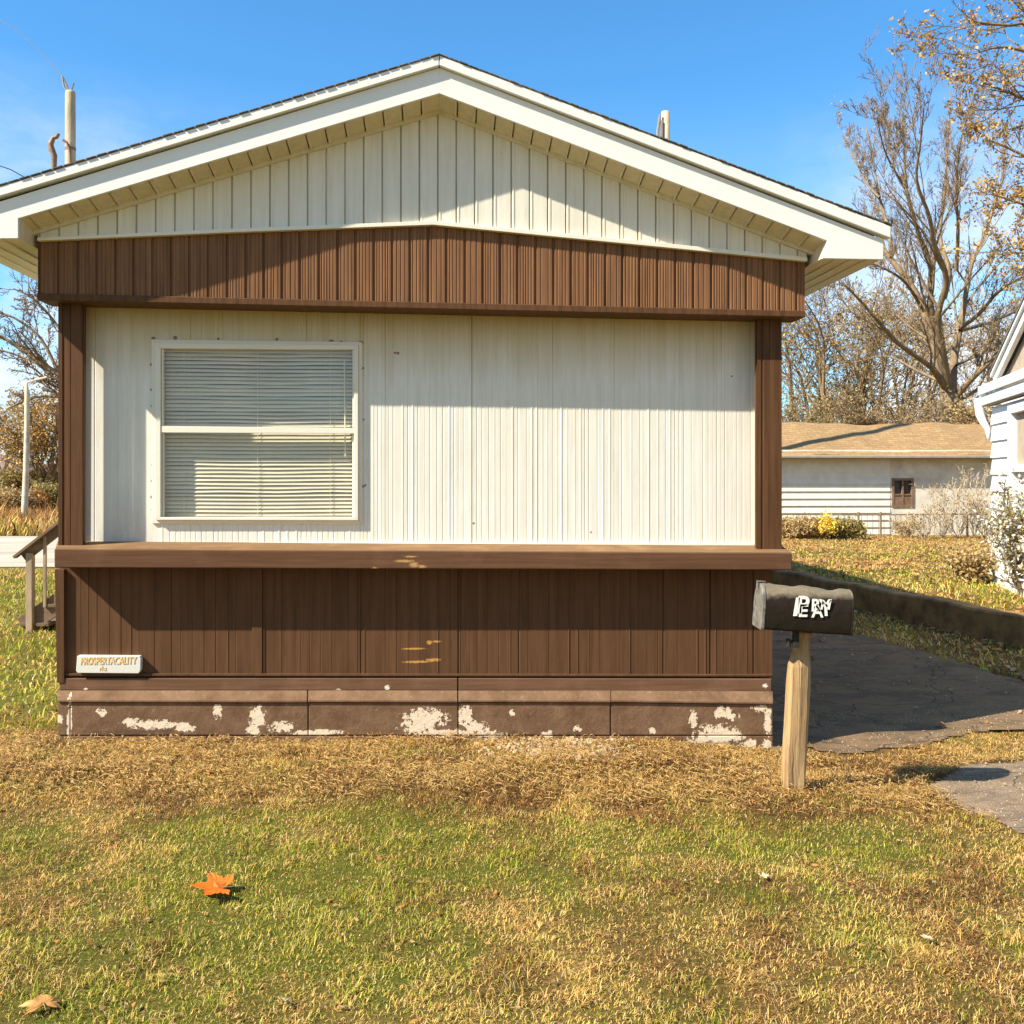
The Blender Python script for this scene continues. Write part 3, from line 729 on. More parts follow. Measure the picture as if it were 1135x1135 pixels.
# window
def rect_ring(mb, o, i, d0, d1):
    """o, i: four corner pixels (tl,tr,br,bl)"""
    O, I = LP(o, 0), LP(i, 0)
    for k in range(4):
        j = (k+1) % 4; mb.prism([O[k], O[j], I[j], I[k]], -d1, -d0)
wn = MB()
rect_ring(wn, [(168.5,376.4),(401.5,379.4),(401.5,580.6),(169,580.2)], [(173.5,380.5),(397.5,383),(397.5,576.6),(173.5,576.2)], -.002, .012)
rect_ring(wn, [(173.5,380.5),(397.5,383),(397.5,576.6),(173.5,576.2)], [(179.6,386.8),(393,388),(393,573),(179.6,573)], -.03, .030)
win = wn.build('window', M['trim_white'], house, bevel=.0025)
t = MB(); strip(t, [(179.6,472.4),(393,474.6),(393,480.6),(179.6,479.6)], -.01, .026)
strip(t, [(180,386.5),(182,386.5),(182,472),(180,472)], -.01, .018); strip(t, [(391,387.5),(393,387.5),(393,474),(391,474)], -.01, .018)
strip(t, [(180,480),(182,480),(182,573),(180,573)], -.02, .004); strip(t, [(390.6,480),(393,480),(393,573),(390.6,573)], -.02, .004)
t.build('meeting_rail', M['trim_white'], win, bevel=.0015)
t = MB(); P = LP([(180,387),(393,388),(393,573),(180,573)], 0)
t.poly([(P[3][0], .006, P[3][1]), (P[2][0], .006, P[2][1]), (P[1][0], .006, P[1][1]), (P[0][0], .006, P[0][1])])  # faces out
t.build('pane', M['glass'], win)
t = MB(); bx0, bx1 = P[0][0]-.02, P[1][0]-.012; z = P[3][1]-.01; i = 0
while z < P[0][1]+.03:
    tilt = math.radians(55 + rnd.uniform(-9, 9)); hw = .0125; sag = rnd.uniform(-.0022, .0022)
    seg = 10; pp = []
    for q_ in range(seg+1):
        x = bx0 + (bx1-bx0)*q_/seg; zz = z + sag*math.sin(q_*1.3) + .0015*math.sin(q_*.7+1)
        pp.append((x, zz))
    for (x0_, z0_), (x1_, z1_) in zip(pp, pp[1:]):
        dy, dz = math.cos(tilt)*hw, math.sin(tilt)*hw
        t.poly([(x0_, .05-dy, z0_+dz*-1), (x1_, .05-dy, z1_-dz), (x1_, .05-.002, z1_), (x0_, .05-.002, z0_)])
        t.poly([(x0_, .05-.002, z0_), (x1_, .05-.002, z1_), (x1_, .05+dy, z1_+dz), (x0_, .05+dy, z0_+dz)])
    z += .0228; i += 1
for f in (.12, .5, .88):
    x = bx0+(bx1-bx0)*f; t.box(x-.0012, x+.0012, .036, .038, P[3][1], P[0][1])
t.bar((bx1-.05, .03, P[0][1]-.05), (bx1-.045, .028, P[0][1]-.62), .006)
t.build('blind', M['blind'], win)

# name plate with faded orange lettering
def text_mesh(name, items, mat, parent, depth=.001):
    """items: (string, x, z, size, shear, squash) laid in the parent's XZ plane at y"""
    mb = MB()
    for (s, x, y, z, size, shear, sx) in items:
        cu = bpy.data.curves.new('t', 'FONT'); cu.body = s; cu.size = size; cu.shear = shear; cu.extrude = depth; cu.offset = size*.02; cu.resolution_u = 3
        ob = bpy.data.objects.new('t', cu); COL.objects.link(ob)
        me = ob.to_mesh(); n = len(mb.v)
        mb.v += [(x+v.co.x*sx, y-v.co.z, z+v.co.y) for v in me.vertices]
        mb.f += [tuple(n+i for i in p.vertices) for p in me.polygons]
        ob.to_mesh_clear(); bpy.data.objects.remove(ob); bpy.data.curves.remove(cu)
    return mb.build(name, mat, parent)
M['plate'] = clean_white('plate_enamel', (.72,.70,.62)); m, nt, b = new_mat('faded_orange_ink'); nt.links.new(ramp(nt, noise(nt, coords(nt), 75, 4, .8), [(.40, (.75,.36,.03)), (.52, (.80,.55,.20)), (.60, (.72,.68,.55))]), b.inputs['Base Color']); M['orange_ink'] = m
t = MB(); d = .10
t.prism(LP([(85.5,727),(154.5,727.6),(156,729.5),(155.6,743),(153.5,746.5),(86,746),(84.2,743.5)], d), -d, -.058)
pl = t.build('nameplate', M['plate'], house, bevel=.0025, label='white plate with faded orange lettering')
x_, z_ = L(89, 736.5, d)
text_mesh('lettering', [('PROSPERTACALITY', x_, -d-.0012, z_, .058, .12, .62), ('rks', L(110,743,d)[0], -d-.0012, L(110,743,d)[1], .034, .1, .9)], M['orange_ink'], pl)

# ------------------------------------------------------------------ mailbox
mbx = empty('mailbox', (W(879, 885, 4.98)[0], 4.98, -.03), label='black dented mailbox with white letters on a leaning split wood post', cat='mailbox')
o0 = mbx.location
def ML(px, py, D): return W(px, py, D) - o0
def wood_mat():
    m, nt, b = new_mat('split_wood'); vs = coords(nt, (1,1,.06)); v = coords(nt)
    c = mix(nt, ramp(nt, noise(nt, vs, 60, 6, .7), [(.3, 0.0), (.7, 1.0)]), (.20,.11,.045), (.54,.36,.17))
    c = mix(nt, ramp(nt, noise(nt, coords(nt, (1,1,.035)), 55, 5, .7), [(.36, .9), (.43, 0.0)]), c, (.06,.03,.015))
    c = mix(nt, ramp(nt, noise(nt, v, 6, 3), [(.5, 0.0), (.8, .6)]), c, (.48,.27,.09))
    nt.links.new(c, b.inputs['Base Color']); b.inputs['Roughness'].default_value = .85
    bump(nt, b, noise(nt, vs, 80, 5, .7), .9, .008); return m
M['wood'] = wood_mat()
t = MB(); n0 = 0
sec = [(698,889,17),(712,887.8,18),(722,887.4,17.5),(730,886.4,20.5),(738,885.2,23),(760,884.4,24),(801,882.6,24),(840,880.6,24),(868,879.6,23.5),(884,878.6,19),(905,878.4,18)]
k = 10
for j, (py, pc, wd) in enumerate(sec):
    c = ML(pc, py, 4.98); R = wd/2/F*4.98
    for q in range(k):
        a = 2*math.pi*(q+.5)/k
        rx = math.copysign(abs(math.cos(a))**.55, math.cos(a)); ry = math.copysign(abs(math.sin(a))**.55, math.sin(a))
        jit = 1 + .07*math.sin(q*2.7+j*.5) + rnd.uniform(-.03, .03)
        t.v.append((c.x+rx*R*jit, c.y+ry*R*.85*jit, c.z))
for j in range(len(sec)-1):
    for q in range(k):
        q2 = (q+1) % k; t.f.append((j*k+q, (j+1)*k+q, (j+1)*k+q2, j*k+q2)[::-1])
t.f.append(tuple(range(k))); t.f.append(tuple(range(len(sec)*k-1, (len(sec)-1)*k-1, -1)))
t.build('post', M['wood'], mbx, bevel=.003)
def mailbox_mat():
    m, nt, b = new_mat('weathered_black_metal'); v = coords(nt)
    n_ = N(nt, 'ShaderNodeNewGeometry'); 
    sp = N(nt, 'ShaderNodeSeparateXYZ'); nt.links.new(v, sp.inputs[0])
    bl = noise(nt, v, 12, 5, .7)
    # sky sheen on the curved top painted in: paler grey upper half, ragged edge
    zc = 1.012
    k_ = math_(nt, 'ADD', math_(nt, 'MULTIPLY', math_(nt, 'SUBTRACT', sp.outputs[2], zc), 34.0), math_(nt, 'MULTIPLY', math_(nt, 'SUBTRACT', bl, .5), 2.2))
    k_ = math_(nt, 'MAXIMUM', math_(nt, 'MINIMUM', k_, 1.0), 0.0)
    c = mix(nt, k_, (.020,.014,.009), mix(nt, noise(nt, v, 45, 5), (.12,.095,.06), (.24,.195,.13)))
    nt.links.new(c, b.inputs['Base Color']); b.inputs['Roughness'].default_value = .6; b.inputs['Specular IOR Level'].default_value = .12
    bump(nt, b, noise(nt, v, 14, 4), .35, .02); return m
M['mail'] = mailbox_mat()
M['mail_edge'] = flat('worn_metal_edge', (.16,.145,.12), .5, .5, 30, bmp=.5)
# barrel: rounded top, axis across the view, dropping slightly to the right
A = ML(846, 672.5, 4.88); B = ML(944, 679.5, 4.88)
A.y += .06; B.y += .06
ax = (B-A); ln = ax.length; ax.normalize()
up = Vector((0,0,1)); up = (up - ax*up.dot(ax)).normalized(); fw = ax.cross(up)     # fw points away from / to the camera
hw_, hh = .085, .108
prof = [(-hw_*.94, -hh), (-hw_, -hh+.012), (-hw_*1.0, .0)]
for q in range(1, 12):
    a = math.pi*q/12; prof.append((-hw_*math.cos(a), .012+ (hh-.012)*math.sin(a)))
prof += [(hw_, .0), (hw_, -hh+.012), (hw_*.94, -hh)]
def barrel(mb, u0, u1, n, sc, dent=True, capends=True):
    b0 = len(mb.v); kk = len(prof)
    for i in range(n+1):
        u = u0+(u1-u0)*i/n
        for j, (p, q) in enumerate(prof):
            dn = 0
            if dent: dn = .004*math.sin(u*31+j*.9) + .003*math.sin(u*67+j*1.7) - .006*math.exp(-((u-.33)/.05)**2)*(1 if 5 < j < 11 else 0)
            P = A + ax*u + fw*(p*sc) + up*(q*sc + (dn if q > 0 else dn*.3)); mb.v.append(tuple(P))
    for i in range(n):
        for j in range(kk):
            j2 = (j+1) % kk; mb.f.append((b0+i*kk+j, b0+i*kk+j2, b0+(i+1)*kk+j2, b0+(i+1)*kk+j))
    if capends:
        mb.f.append(tuple(b0+j for j in range(kk-1, -1, -1))); mb.f.append(tuple(b0+n*kk+j for j in range(kk)))
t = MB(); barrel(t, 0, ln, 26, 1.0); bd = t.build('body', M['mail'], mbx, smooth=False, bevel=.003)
bm_ = bd.data
for p in bm_.polygons: p.use_smooth = len(p.vertices) == 4
t = MB(); barrel(t, -.012, .006, 2, 1.035, False); door = t.build('door', M['mail_edge'], mbx, bevel=.003)
t = MB(); c = A + up*.118 - ax*.012; t.bar(c-ax*.012, c+ax*.03, .022, .006); t.bar(c-ax*.010+up*.004, c-ax*.010-up*.03, .020, .005); t.build('latch', M['mail_edge'], door, bevel=.001)
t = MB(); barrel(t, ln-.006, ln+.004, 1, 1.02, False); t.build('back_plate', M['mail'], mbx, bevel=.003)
t = MB(); c = ML(877, 713, 4.9); t.tube([c+Vector((-.016,0,.022)), c+Vector((-.012,0,-.018))], .012, 8); t.bar(c+Vector((-.01,0,.004)), c+Vector((.04,.02,.012)), .014); t.bar(c+Vector((.022,0,.065)), c+Vector((.022,0,-.02)), .02, .03)
t.build('bracket', M['dark'], mbx, bevel=.002)
t = MB(); c = ML(887, 703, 4.98); t.box(c.x-.035, c.x+.05, -.04, .05, c.z-.01, c.z+.012); t.build('mounting_board', M['wood'], mbx)
M['sticker'] = flat('white_stick_on_letters', (.80,.77,.70), .5, .12, 40)
yl = ML(890, 675, 4.88).y + .06 - hw_ - .006
def tl(s, px, py, size, sh, sx): 
    p = ML(px, py, 4.86); return (s, p.x, yl, p.z, size, sh, sx)
text_mesh('letters', [tl('I', 876.8, 681.8, .125, .15, 1.1), tl('P', 882.5, 679.2, .120, .05, .95), tl('E', 883.5, 683.0, .085, .1, 1.1), tl('R', 898.0, 677.0, .085, .05, .9),
                      tl('A', 899.3, 683.6, .088, 0, .9), tl('N', 908, 675, .065, .2, 1.0), tl('Y', 908.5, 681.8, .112, -.08, .85)], M['sticker'], mbx, .0015)

# ------------------------------------------------------------------ fallen leaves
def leaf_outline(n=5, seed=0, deep=.52):
    r = random.Random(seed); pts = []
    for i in range(n):
        a = math.radians(-120 + 240*i/(n-1)) + math.pi/2
        ln = 1.0 - .22*abs(i-(n-1)/2)/((n-1)/2) + r.uniform(-.1, .1)
        for da, f in ((-.36, .66), (-.22, .80), (-.13, .78), (0, 1.0), (.12, .80), (.21, .78), (.36, .62)):
            pts.append((math.cos(a+da)*ln*f, math.sin(a+da)*ln*f))
        if i < n-1:
            a2 = a + math.radians(240/(n-1))/2; pts.append((math.cos(a2)*deep, math.sin(a2)*deep))
    pts += [(-.05, -.12), (0, -.10), (.05, -.12)]
    return pts
def leaf_thing(name, px, py, size, mat, rz, seed, curl, tilt, label, stretch=(1,1), lift=.012):
    x, y = G(px, py, 0.0); z = float(gz(np.array([x]), np.array([y]))[0]) + lift
    x, y = G(px, py, z); o = empty(name, (x, y, z), rz, label=label, cat='leaf'); o.rotation_euler = (tilt[0], tilt[1], rz)
    P = leaf_outline(5, seed); bm = bmesh.new()
    c = bm.verts.new((0, .1*size, 0)); ring = [[], []]
    r = random.Random(seed)
    def Z(x_, y_): return curl*(x_*x_+.6*y_*y_)*size*.8 + .05*size*math.sin(x_*7+seed) 
    for f in (.5, 1.0):
        for (a, b) in P: ring[0 if f < 1 else 1].append(bm.verts.new((a*f*size*stretch[0], (b*f+.05)*size*stretch[1], Z(a*f, b*f))))
    n = len(P)
    for i in range(n):
        j = (i+1) % n
        bm.faces.new((c, ring[0][i], ring[0][j])); bm.faces.new((ring[0][i], ring[1][i], ring[1][j], ring[0][j]))
    bmesh.ops.recalc_face_normals(bm, faces=bm.faces[:])
    me = bpy.data.meshes.new('blade'); bm.to_mesh(me); bm.free(); me.materials.append(mat)
    b_ = bpy.data.objects.new('blade', me); COL.objects.link(b_); b_.parent = o
    s = b_.modifiers.new('thick', 'SOLIDIFY'); s.thickness = .0012
    t = MB(); t.tube([(0, .05*size, .001), (.02*size, -.3*size, .004), (.0, -.65*size, .012)], [.0018, .0014, .001], 5); t.build('stalk', M['bark'], o)
    return o
M['orange_leaf'] = flat('orange_leaf', (.66,.135,.004), .55, .22, 18, bmp=.3, bscale=40)
M['tan_leaf'] = flat('tan_leaf', (.50,.24,.06), .6, .3, 14, bmp=.3, bscale=40)
M['pale_leaf'] = flat('pale_leaf', (.66,.50,.28), .6, .25, 14, bmp=.3, bscale=40)
leaf_thing('maple_leaf', 245, 984, .118, M['orange_leaf'], 1.75, 4, .30, (.10, -.10), 'bright orange maple leaf lying alone on the lawn', (1, 1), .028)
leaf_thing('dry_leaf', 48, 1112, .062, M['tan_leaf'], .6, 5, -.5, (.35, .1), 'curled tan leaf casting a dark shadow near the bottom left corner', (1.2,.8), .028)
leaf_thing('dry_leaf', 99, 1045, .034, M['tan_leaf'], 2.2, 7, .8, (.9, .3), 'small upright tan leaf between the orange leaf and the curled corner leaf', (.7,1.2), .025)
leaf_thing('dry_leaf', 848, 972, .038, M['pale_leaf'], 1.2, 9, .4, (.1, .1), 'pale beige leaf on the lawn in front of the mailbox post', (1,.8), .022)
leaf_thing('dry_leaf', 1028, 1040, .030, M['pale_leaf'], .3, 11, .3, (.1, .2), 'small pale leaf on the brown grass at the lower right', (1,.7), .022)
leaf_thing('dry_leaf', 316, 1110, .030, M['pale_leaf'], 2.8, 12, .7, (.4, 0), 'small pale folded leaf at the bottom edge left of the middle', (.8,1), .022)
def scatter_leaves(name, n, xr, yr, keep, sz, mat, lab, zoff=.012):
    x = nrs.uniform(*xr, n); y = nrs.uniform(*yr, n); k = keep(x, y) & ~in_poly(x, y, HOUSE_POLY); x, y = x[k], y[k]; n = len(x)
    s = nrs.uniform(*sz, n); a = nrs.uniform(0, 6.28, n); z = gz(x, y) + zoff + nrs.uniform(0, .012, n)
    out = []
    for (u, v) in ((-1,0),(-.45,.38),(.35,.5),(1,.1),(.3,-.42),(-.5,-.3)):
        out.append(np.stack([x + s*(u*np.cos(a)-v*np.sin(a)), y + s*(u*np.sin(a)+v*np.cos(a)), z + s*nrs.uniform(-.25, .45, n)], -1))
    V = np.stack(out, 1).reshape(-1, 3); i = np.arange(n)*6
    return np_mesh(name, V, np.concatenate([np.stack([i, i+5, i+4, i+1], -1), np.stack([i+1, i+4, i+3, i+2], -1)]), mat, kind='stuff', label=lab, cat='leaves')
scatter_leaves('leaf_litter', 1100, (-3.3, 3.4), (2.6, 6), lambda x, y: view(.1)(x, y) & (vnoise(x, y, 1.3, 5) > .25), (.004,.015), M['leaf_litter'], 'small dry leaf scraps scattered over the front lawn', .009)
scatter_leaves('yard_leaves', 9000, (2.9, 13), (7.6, 24.5), lambda x, y: (x < .53*y+.3) & (x > .27*y) & ~in_poly(x, y, DRIVE) & (vnoise(x, y, .8, 15) > .3), (.02,.055), M['leaf_litter'], 'orange and brown fallen leaves over the raised yard', .03)
scatter_leaves('field_leaves', 2500, (-21, -10), (26, 31), lambda x, y: (x > -.53*y-1) & (x < -.42*y), (.05,.13), M['leaf_rust'], 'orange leaves on the verge across the road', .05)
scatter_leaves('driveway_leaves', 700, (1.9, 6), (5.2, 12), lambda x, y: in_poly(x, y, DRIVE) & (x < .53*y) & (vnoise(x, y, 1.6, 35) > .35), (.010,.030), M['leaf_litter'], 'brown leaves blown over the shaded asphalt driveway', .012)
# straw thatch raked along the foundation and plaster rubble
n = 42000; x = nrs.uniform(-3.1, 3.0, n); y = nrs.uniform(4.6, 5.75, n)
k = ~in_poly(x, y, HOUSE_POLY) & ~in_poly(x, y, DRIVE) & ~in_poly(x, y, PATCH) & (nrs.rand(n) < np.clip(.35+1.6*(fbm(x, y, 3.5, 61)-.35), 0, 1)*sstep(4.55, 4.95, y)); x, y = x[k], y[k]; n = len(x)
a = nrs.uniform(0, 6.28, n); l = nrs.uniform(.02, .07, n); wv = nrs.uniform(.0015, .004, n); z = gz(x, y) + nrs.uniform(.008, .034, n)
dz = nrs.uniform(-.012, .02, n); mx_ = nrs.uniform(-.012, .012, n)
Pp = [np.stack([x, y, z], -1), np.stack([x+np.cos(a)*l*.5-np.sin(a)*(mx_+wv), y+np.sin(a)*l*.5+np.cos(a)*(mx_+wv), z+dz+.006], -1),
      np.stack([x+np.cos(a)*l, y+np.sin(a)*l, z+dz*.6], -1), np.stack([x+np.cos(a)*l*.5-np.sin(a)*(mx_-wv), y+np.sin(a)*l*.5+np.cos(a)*(mx_-wv), z+dz+.004], -1)]
V = np.stack(Pp, 1).reshape(-1, 3); i = np.arange(n)*4
cc = np.where((nrs.rand(n) < .28)[:, None], BROWN*1.1, np.array((.56,.36,.125)))*nrs.uniform(.6, 1.25, (n, 1))
np_mesh('straw_thatch', V, np.stack([i, i+1, i+2, i+3], -1), M['grass'], col=np.repeat(cc, 4, 0), kind='stuff', label='dead straw coloured thatch along the house foundation', cat='straw')
M['rubble'] = flat('plaster_rubble', (.50,.37,.23), .9, .4, 30, bmp=.6)
t = MB()
def chip(mb, x, y, z, s):
    n0 = len(mb.v); k_ = rnd.choice([5, 6, 7]); a0 = rnd.uniform(0, 6)
    for h_ in (0, 1):
        for q in range(k_):
            a = a0 + 2*math.pi*q/k_; rr = s*rnd.uniform(.6, 1.1)*(1 if h_ == 0 else .75)
            mb.v.append((x+math.cos(a)*rr, y+math.sin(a)*rr*.8, z + (h_*s*rnd.uniform(.15, .45) if h_ else -.01)))
    for q in range(k_):
        j = (q+1) % k_; mb.f.append((n0+q, n0+j, n0+k_+j, n0+k_+q))
    mb.f.append(tuple(n0+k_+q for q in range(k_)))
for i in range(620):
    px = rnd.gauss(622, 36); py = rnd.gauss(834, 7.5)
    if i > 470: px = rnd.uniform(70, 850); py = rnd.uniform(822, 850)
    if py < 822+ (px > 700)*8: continue
    x, y = G(px, py, .03); z = float(gz(np.array([x]), np.array([y]))[0])
    chip(t, x, y, z+.010, rnd.uniform(.006, .026) if i < 470 else rnd.uniform(.004, .009))
t.build('rubble', M['rubble'], kind='stuff', label='pale plaster rubble on the ground under the foundation', cat='rubble')

M['grit'] = flat('loose_grit', (.42,.34,.24), .9, .4, 30)
t = MB()
for i in range(1500):
    x = rnd.uniform(1.9, 3.6); y = rnd.uniform(4.2, 6.8)
    a_, b_ = np.array([x]), np.array([y])
    inn = bool(in_poly(a_, b_, DRIVE)[0] or in_poly(a_, b_, PATCH)[0])
    if not inn: continue
    chip(t, x, y, float(gz(a_, b_, False)[0])+.009, rnd.uniform(.002, .0065))
t.build('grit', M['grit'], kind='stuff', label='loose pale grit lying on the asphalt near the mailbox', cat='gravel')

# ------------------------------------------------------------------ trees
class Tree:
    def __init__(s, seed): s.r = random.Random(seed); s.paths = []; s.tips = []
    def limb(s, pts, r0, r1, lvl, P):
        """a given path (list of Vectors) with children"""
        s.paths.append((pts, [r0 + (r1-r0)*(i/(len(pts)-1))**.8 for i in range(len(pts))], lvl))
        s.sprout(pts, r0, r1, lvl, P)
    def sprout(s, pts, r0, r1, lvl, P):
        if lvl >= P['levels']:
            s.tips.append(pts[-1]); 
            if len(pts) > 2: s.tips.append(pts[len(pts)//2])
            return
        r = s.r; L_ = sum((pts[i+1]-pts[i]).length for i in range(len(pts)-1))
        n = P['kids'][lvl]
        for k_ in range(n):
            f = P.get('start', .25) + (1-P.get('start', .25))*(k_+r.random())/n
            i = min(int(f*(len(pts)-1)), len(pts)-2); g = f*(len(pts)-1)-i
            p = pts[i].lerp(pts[i+1], g); d = (pts[i+1]-pts[i]).normalized()
            ang = math.radians(r.uniform(*P['ang'])); az = r.uniform(0, 2*math.pi)
            q = d.orthogonal().normalized(); q.rotate(Matrix.Rotation(az, 3, d))
            nd = (d*math.cos(ang) + q*math.sin(ang)); nd = (nd + Vector((0,0,1))*P['up']).normalized()
            ln = L_*P['ratio']*r.uniform(.6, 1.15)*(1.15-.55*f)
            if lvl == 0: ln = min(ln, P.get('max1', 99))
            rr = (r0+(r1-r0)*f)*P['rr']
            s.grow(p, nd, ln, max(rr, P['rmin']), lvl+1, P)
    def grow(s, p, d, ln, rad, lvl, P):
        r = s.r; n = P['seg'][min(lvl, len(P['seg'])-1)]; pts = [p.copy()]
        for i in range(n):
            d = (d + Vector((r.gauss(0,1), r.gauss(0,1), r.gauss(0,1)))*P['wob'] + Vector((0,0,1))*P['up']*.35).normalized()
            p = p + d*(ln/n); pts.append(p.copy())
        s.limb(pts, rad, max(rad*.35, P['rmin']*.7), lvl, P)
    def wood(s, name, mat, parent):
        V = []; Fc = []; n0 = 0
        for pts, rad, lvl in s.paths:
            k = 8 if rad[0] > .12 else (5 if rad[0] > .04 else 3)
            P = np.array([tuple(p) for p in pts]); T = np.gradient(P, axis=0); T /= np.linalg.norm(T, axis=1)[:, None]+1e-9
            R = np.cross(T, np.array((.17,.93,.31))); R /= np.linalg.norm(R, axis=1)[:, None]+1e-9; U = np.cross(R, T)
            a = np.arange(k)*2*math.pi/k
            ring = P[:, None] + (R[:, None]*np.cos(a)[None, :, None] + U[:, None]*np.sin(a)[None, :, None])*np.array(rad)[:, None, None]
            V.append(ring.reshape(-1, 3)); m = len(pts)
            i, q = np.meshgrid(np.arange(m-1), np.arange(k), indexing='ij'); j = (q+1) % k
            Fc.append((np.stack([i*k+q, i*k+j, (i+1)*k+j, (i+1)*k+q], -1)+n0).reshape(-1, 4)); n0 += m*k
        return np_mesh(name, np.concatenate(V), np.concatenate(Fc), mat, parent, smooth=True)
    def leaves(s, name, mat, parent, per, size, spread, keep=1.0):
        rs = np.random.RandomState(s.r.randint(0, 10**6)); T = np.array([tuple(p) for p in s.tips])
        T = T[rs.rand(len(T)) < keep]; T = np.repeat(T, per, 0); n = len(T)
        c = T + rs.normal(0, spread, (n, 3)); a = rs.normal(0, 1, (n, 3)); a /= np.linalg.norm(a, axis=1)[:, None]
        b = np.cross(a, rs.normal(0, 1, (n, 3))); b /= np.linalg.norm(b, axis=1)[:, None]; sz = rs.uniform(size*.5, size*1.2, (n, 1))
        V = np.stack([c-a*sz, c-b*sz*.55, c+a*sz, c+b*sz*.55], 1).reshape(-1, 3); i = np.arange(n)*4
        return np_mesh(name, V, np.stack([i, i+1, i+2, i+3], -1), mat, parent)
def smooth_path(pts, n=4):
    out = []
    for i in range(len(pts)-1):
        p0 = pts[max(i-1, 0)]; p1 = pts[i]; p2 = pts[i+1]; p3 = pts[min(i+2, len(pts)-1)]
        for k_ in range(n):
            t = k_/n; out.append(.5*((2*p1) + (p2-p0)*t + (2*p0-5*p1+4*p2-p3)*t*t + (3*p1-p0-3*p2+p3)*t**3))
    out.append(pts[-1]); return out
# the big bare tree behind the shed
D0 = 34.0
big = empty('bare_tree', W(1053, 580, D0).to_tuple()[:2] + (0,), label='tall bare tree with many spreading limbs behind the tan roofed shed', cat='tree')
def tl_(lst, dd=0.0, base=None):
    out = []
    for i, p in enumerate(lst):
        out.append(W(p[0], p[1], D0 + dd*i/(len(lst)-1)))
    return smooth_path(out, 4)
PB = dict(levels=4, kids=[10, 8, 6, 4], ang=(18, 50), up=.22, ratio=.42, rr=.42, rmin=.0072, seg=[5, 5, 4, 3, 3], wob=.11, start=.18, max1=3.4)
T1 = Tree(4)
limbs = [([(1049,432),(1036,412),(1027,403),(996,381),(974,357),(952,332),(938,318)], -3, .20, .04),
         ([(1048,436),(1043,408),(1030,364),(1015,325),(996,298),(981,279),(976,262)], 2, .25, .12),
         ([(988,285),(985,255),(975,219),(968,180),(960,140)], 3, .13, .03),
         ([(975,219),(962,205),(948,180),(933,150)], 3, .07, .02),
         ([(1051,436),(1042,392),(1036,360),(1031,335),(1032,298),(1015,250),(1005,211),(1002,165),(1001,125)], -2, .27, .03),
         ([(1005,211),(992,190),(980,165),(972,130)], -4, .09, .02),
         ([(1052,440),(1044,386),(1040,347),(1049,310),(1036,272),(1030,240),(1016,200),(1020,160),(1024,120)], -5, .24, .03),
         ([(1046,330),(1052,300),(1042,262),(1047,213),(1051,150),(1054,100)], 4, .17, .025),
         ([(1055,440),(1058,395),(1066,354),(1071,323),(1078,290),(1095,250),(1110,200),(1116,140)], 3, .25, .03),
         ([(1060,300),(1062,250),(1060,215),(1064,160),(1078,110)], -3, .12, .02),
         ([(1064,364),(1085,348),(1107,323),(1135,306),(1165,290)], -2, .13, .05),
         ([(1064,366),(1095,358),(1135,341),(1170,325)], 3, .12, .05),
         ([(1060,440),(1075,422),(1093,405),(1117,381),(1150,350),(1180,330)], -2, .19, .07),
         ([(1058,446),(1080,434),(1102,422),(1140,405),(1180,395)], 2, .13, .05),
         ([(1047,425),(1015,410),(985,395),(955,400),(930,408)], 4, .10, .03),
         ([(1024,345),(1005,315),(985,300),(960,292),(935,300)], -3, .10, .03),
         ([(1060,405),(1085,393),(1105,380)], 2, .08, .03)]
for pts, dd, r0, r1 in limbs: T1.limb([p - big.location for p in tl_(pts, dd)], r0*.66, r1*.6, 0, PB)
tr = Tree(1); base = [W(1053, 585, D0), W(1054, 520, D0), W(1053, 480, D0), W(1052, 455, D0), W(1052, 436, D0)]
tr.paths = [([p - big.location for p in base], [.56, .46, .42, .38, .30], 0)]
tr.wood('trunk', M['bark'], big); T1.wood('crown', M['bark'], big)
T1.leaves('buds', M['leaf_ochre'], big, 1, .04, .10, .07)
def simple_tree(name, px, D, topy, lean, seed, P, label, wood=M['bark'], leaf=None, per=1, size=.05, spread=.15, keep=1, group=None, r0=.2, forks=4, fork_at=.25, width=.5, cat='tree'):
    x = (px-CX)/F*D; zt = H - (topy-HY)/F*D
    o = empty(name, (x, D, 0), label=label, cat=cat, group=group); t = Tree(seed); r = t.r
    hb = zt*fork_at; trunk = [Vector((0,0,-.1)), Vector((lean*.1, 0, hb*.5)), Vector((lean*.2, 0, hb))]
    t2 = Tree(seed+1); t2.paths = [(smooth_path(trunk, 3), [r0*1.2]+[r0]*6, 0)]
    t2.wood('trunk', wood, o)
    for i in range(forks):
        a = 2*math.pi*(i+r.random()*.6)/forks; hgt = zt*r.uniform(.75, 1.0)-hb
        e = trunk[-1] + Vector((math.cos(a)*width*zt*r.uniform(.4, 1)+lean, math.sin(a)*width*zt*r.uniform(.4, 1), hgt*(1-.25*r.random())))
        m1 = trunk[-1].lerp(e, .4) + Vector((math.cos(a)*.12*zt*width, 0, -.03*zt))
        t.limb(smooth_path([trunk[-1], m1, trunk[-1].lerp(e, .72)+Vector((r.uniform(-.2,.2), 0, .05*zt)), e], 3), r0*.6, r0*.12, 0, P)
    t.wood('crown', wood, o)
    if leaf: t.leaves('foliage', leaf, o, per, size, spread, keep)
    return o
PM = dict(levels=3, kids=[9, 7, 5], ang=(20, 65), up=.12, ratio=.5, rr=.5, rmin=.013, seg=[5, 5, 4, 3], wob=.18, start=.15)
PB2 = dict(levels=3, kids=[12, 8, 5], ang=(20, 70), up=.05, ratio=.45, rr=.5, rmin=.013, seg=[5, 5, 4, 3], wob=.22, start=.05)
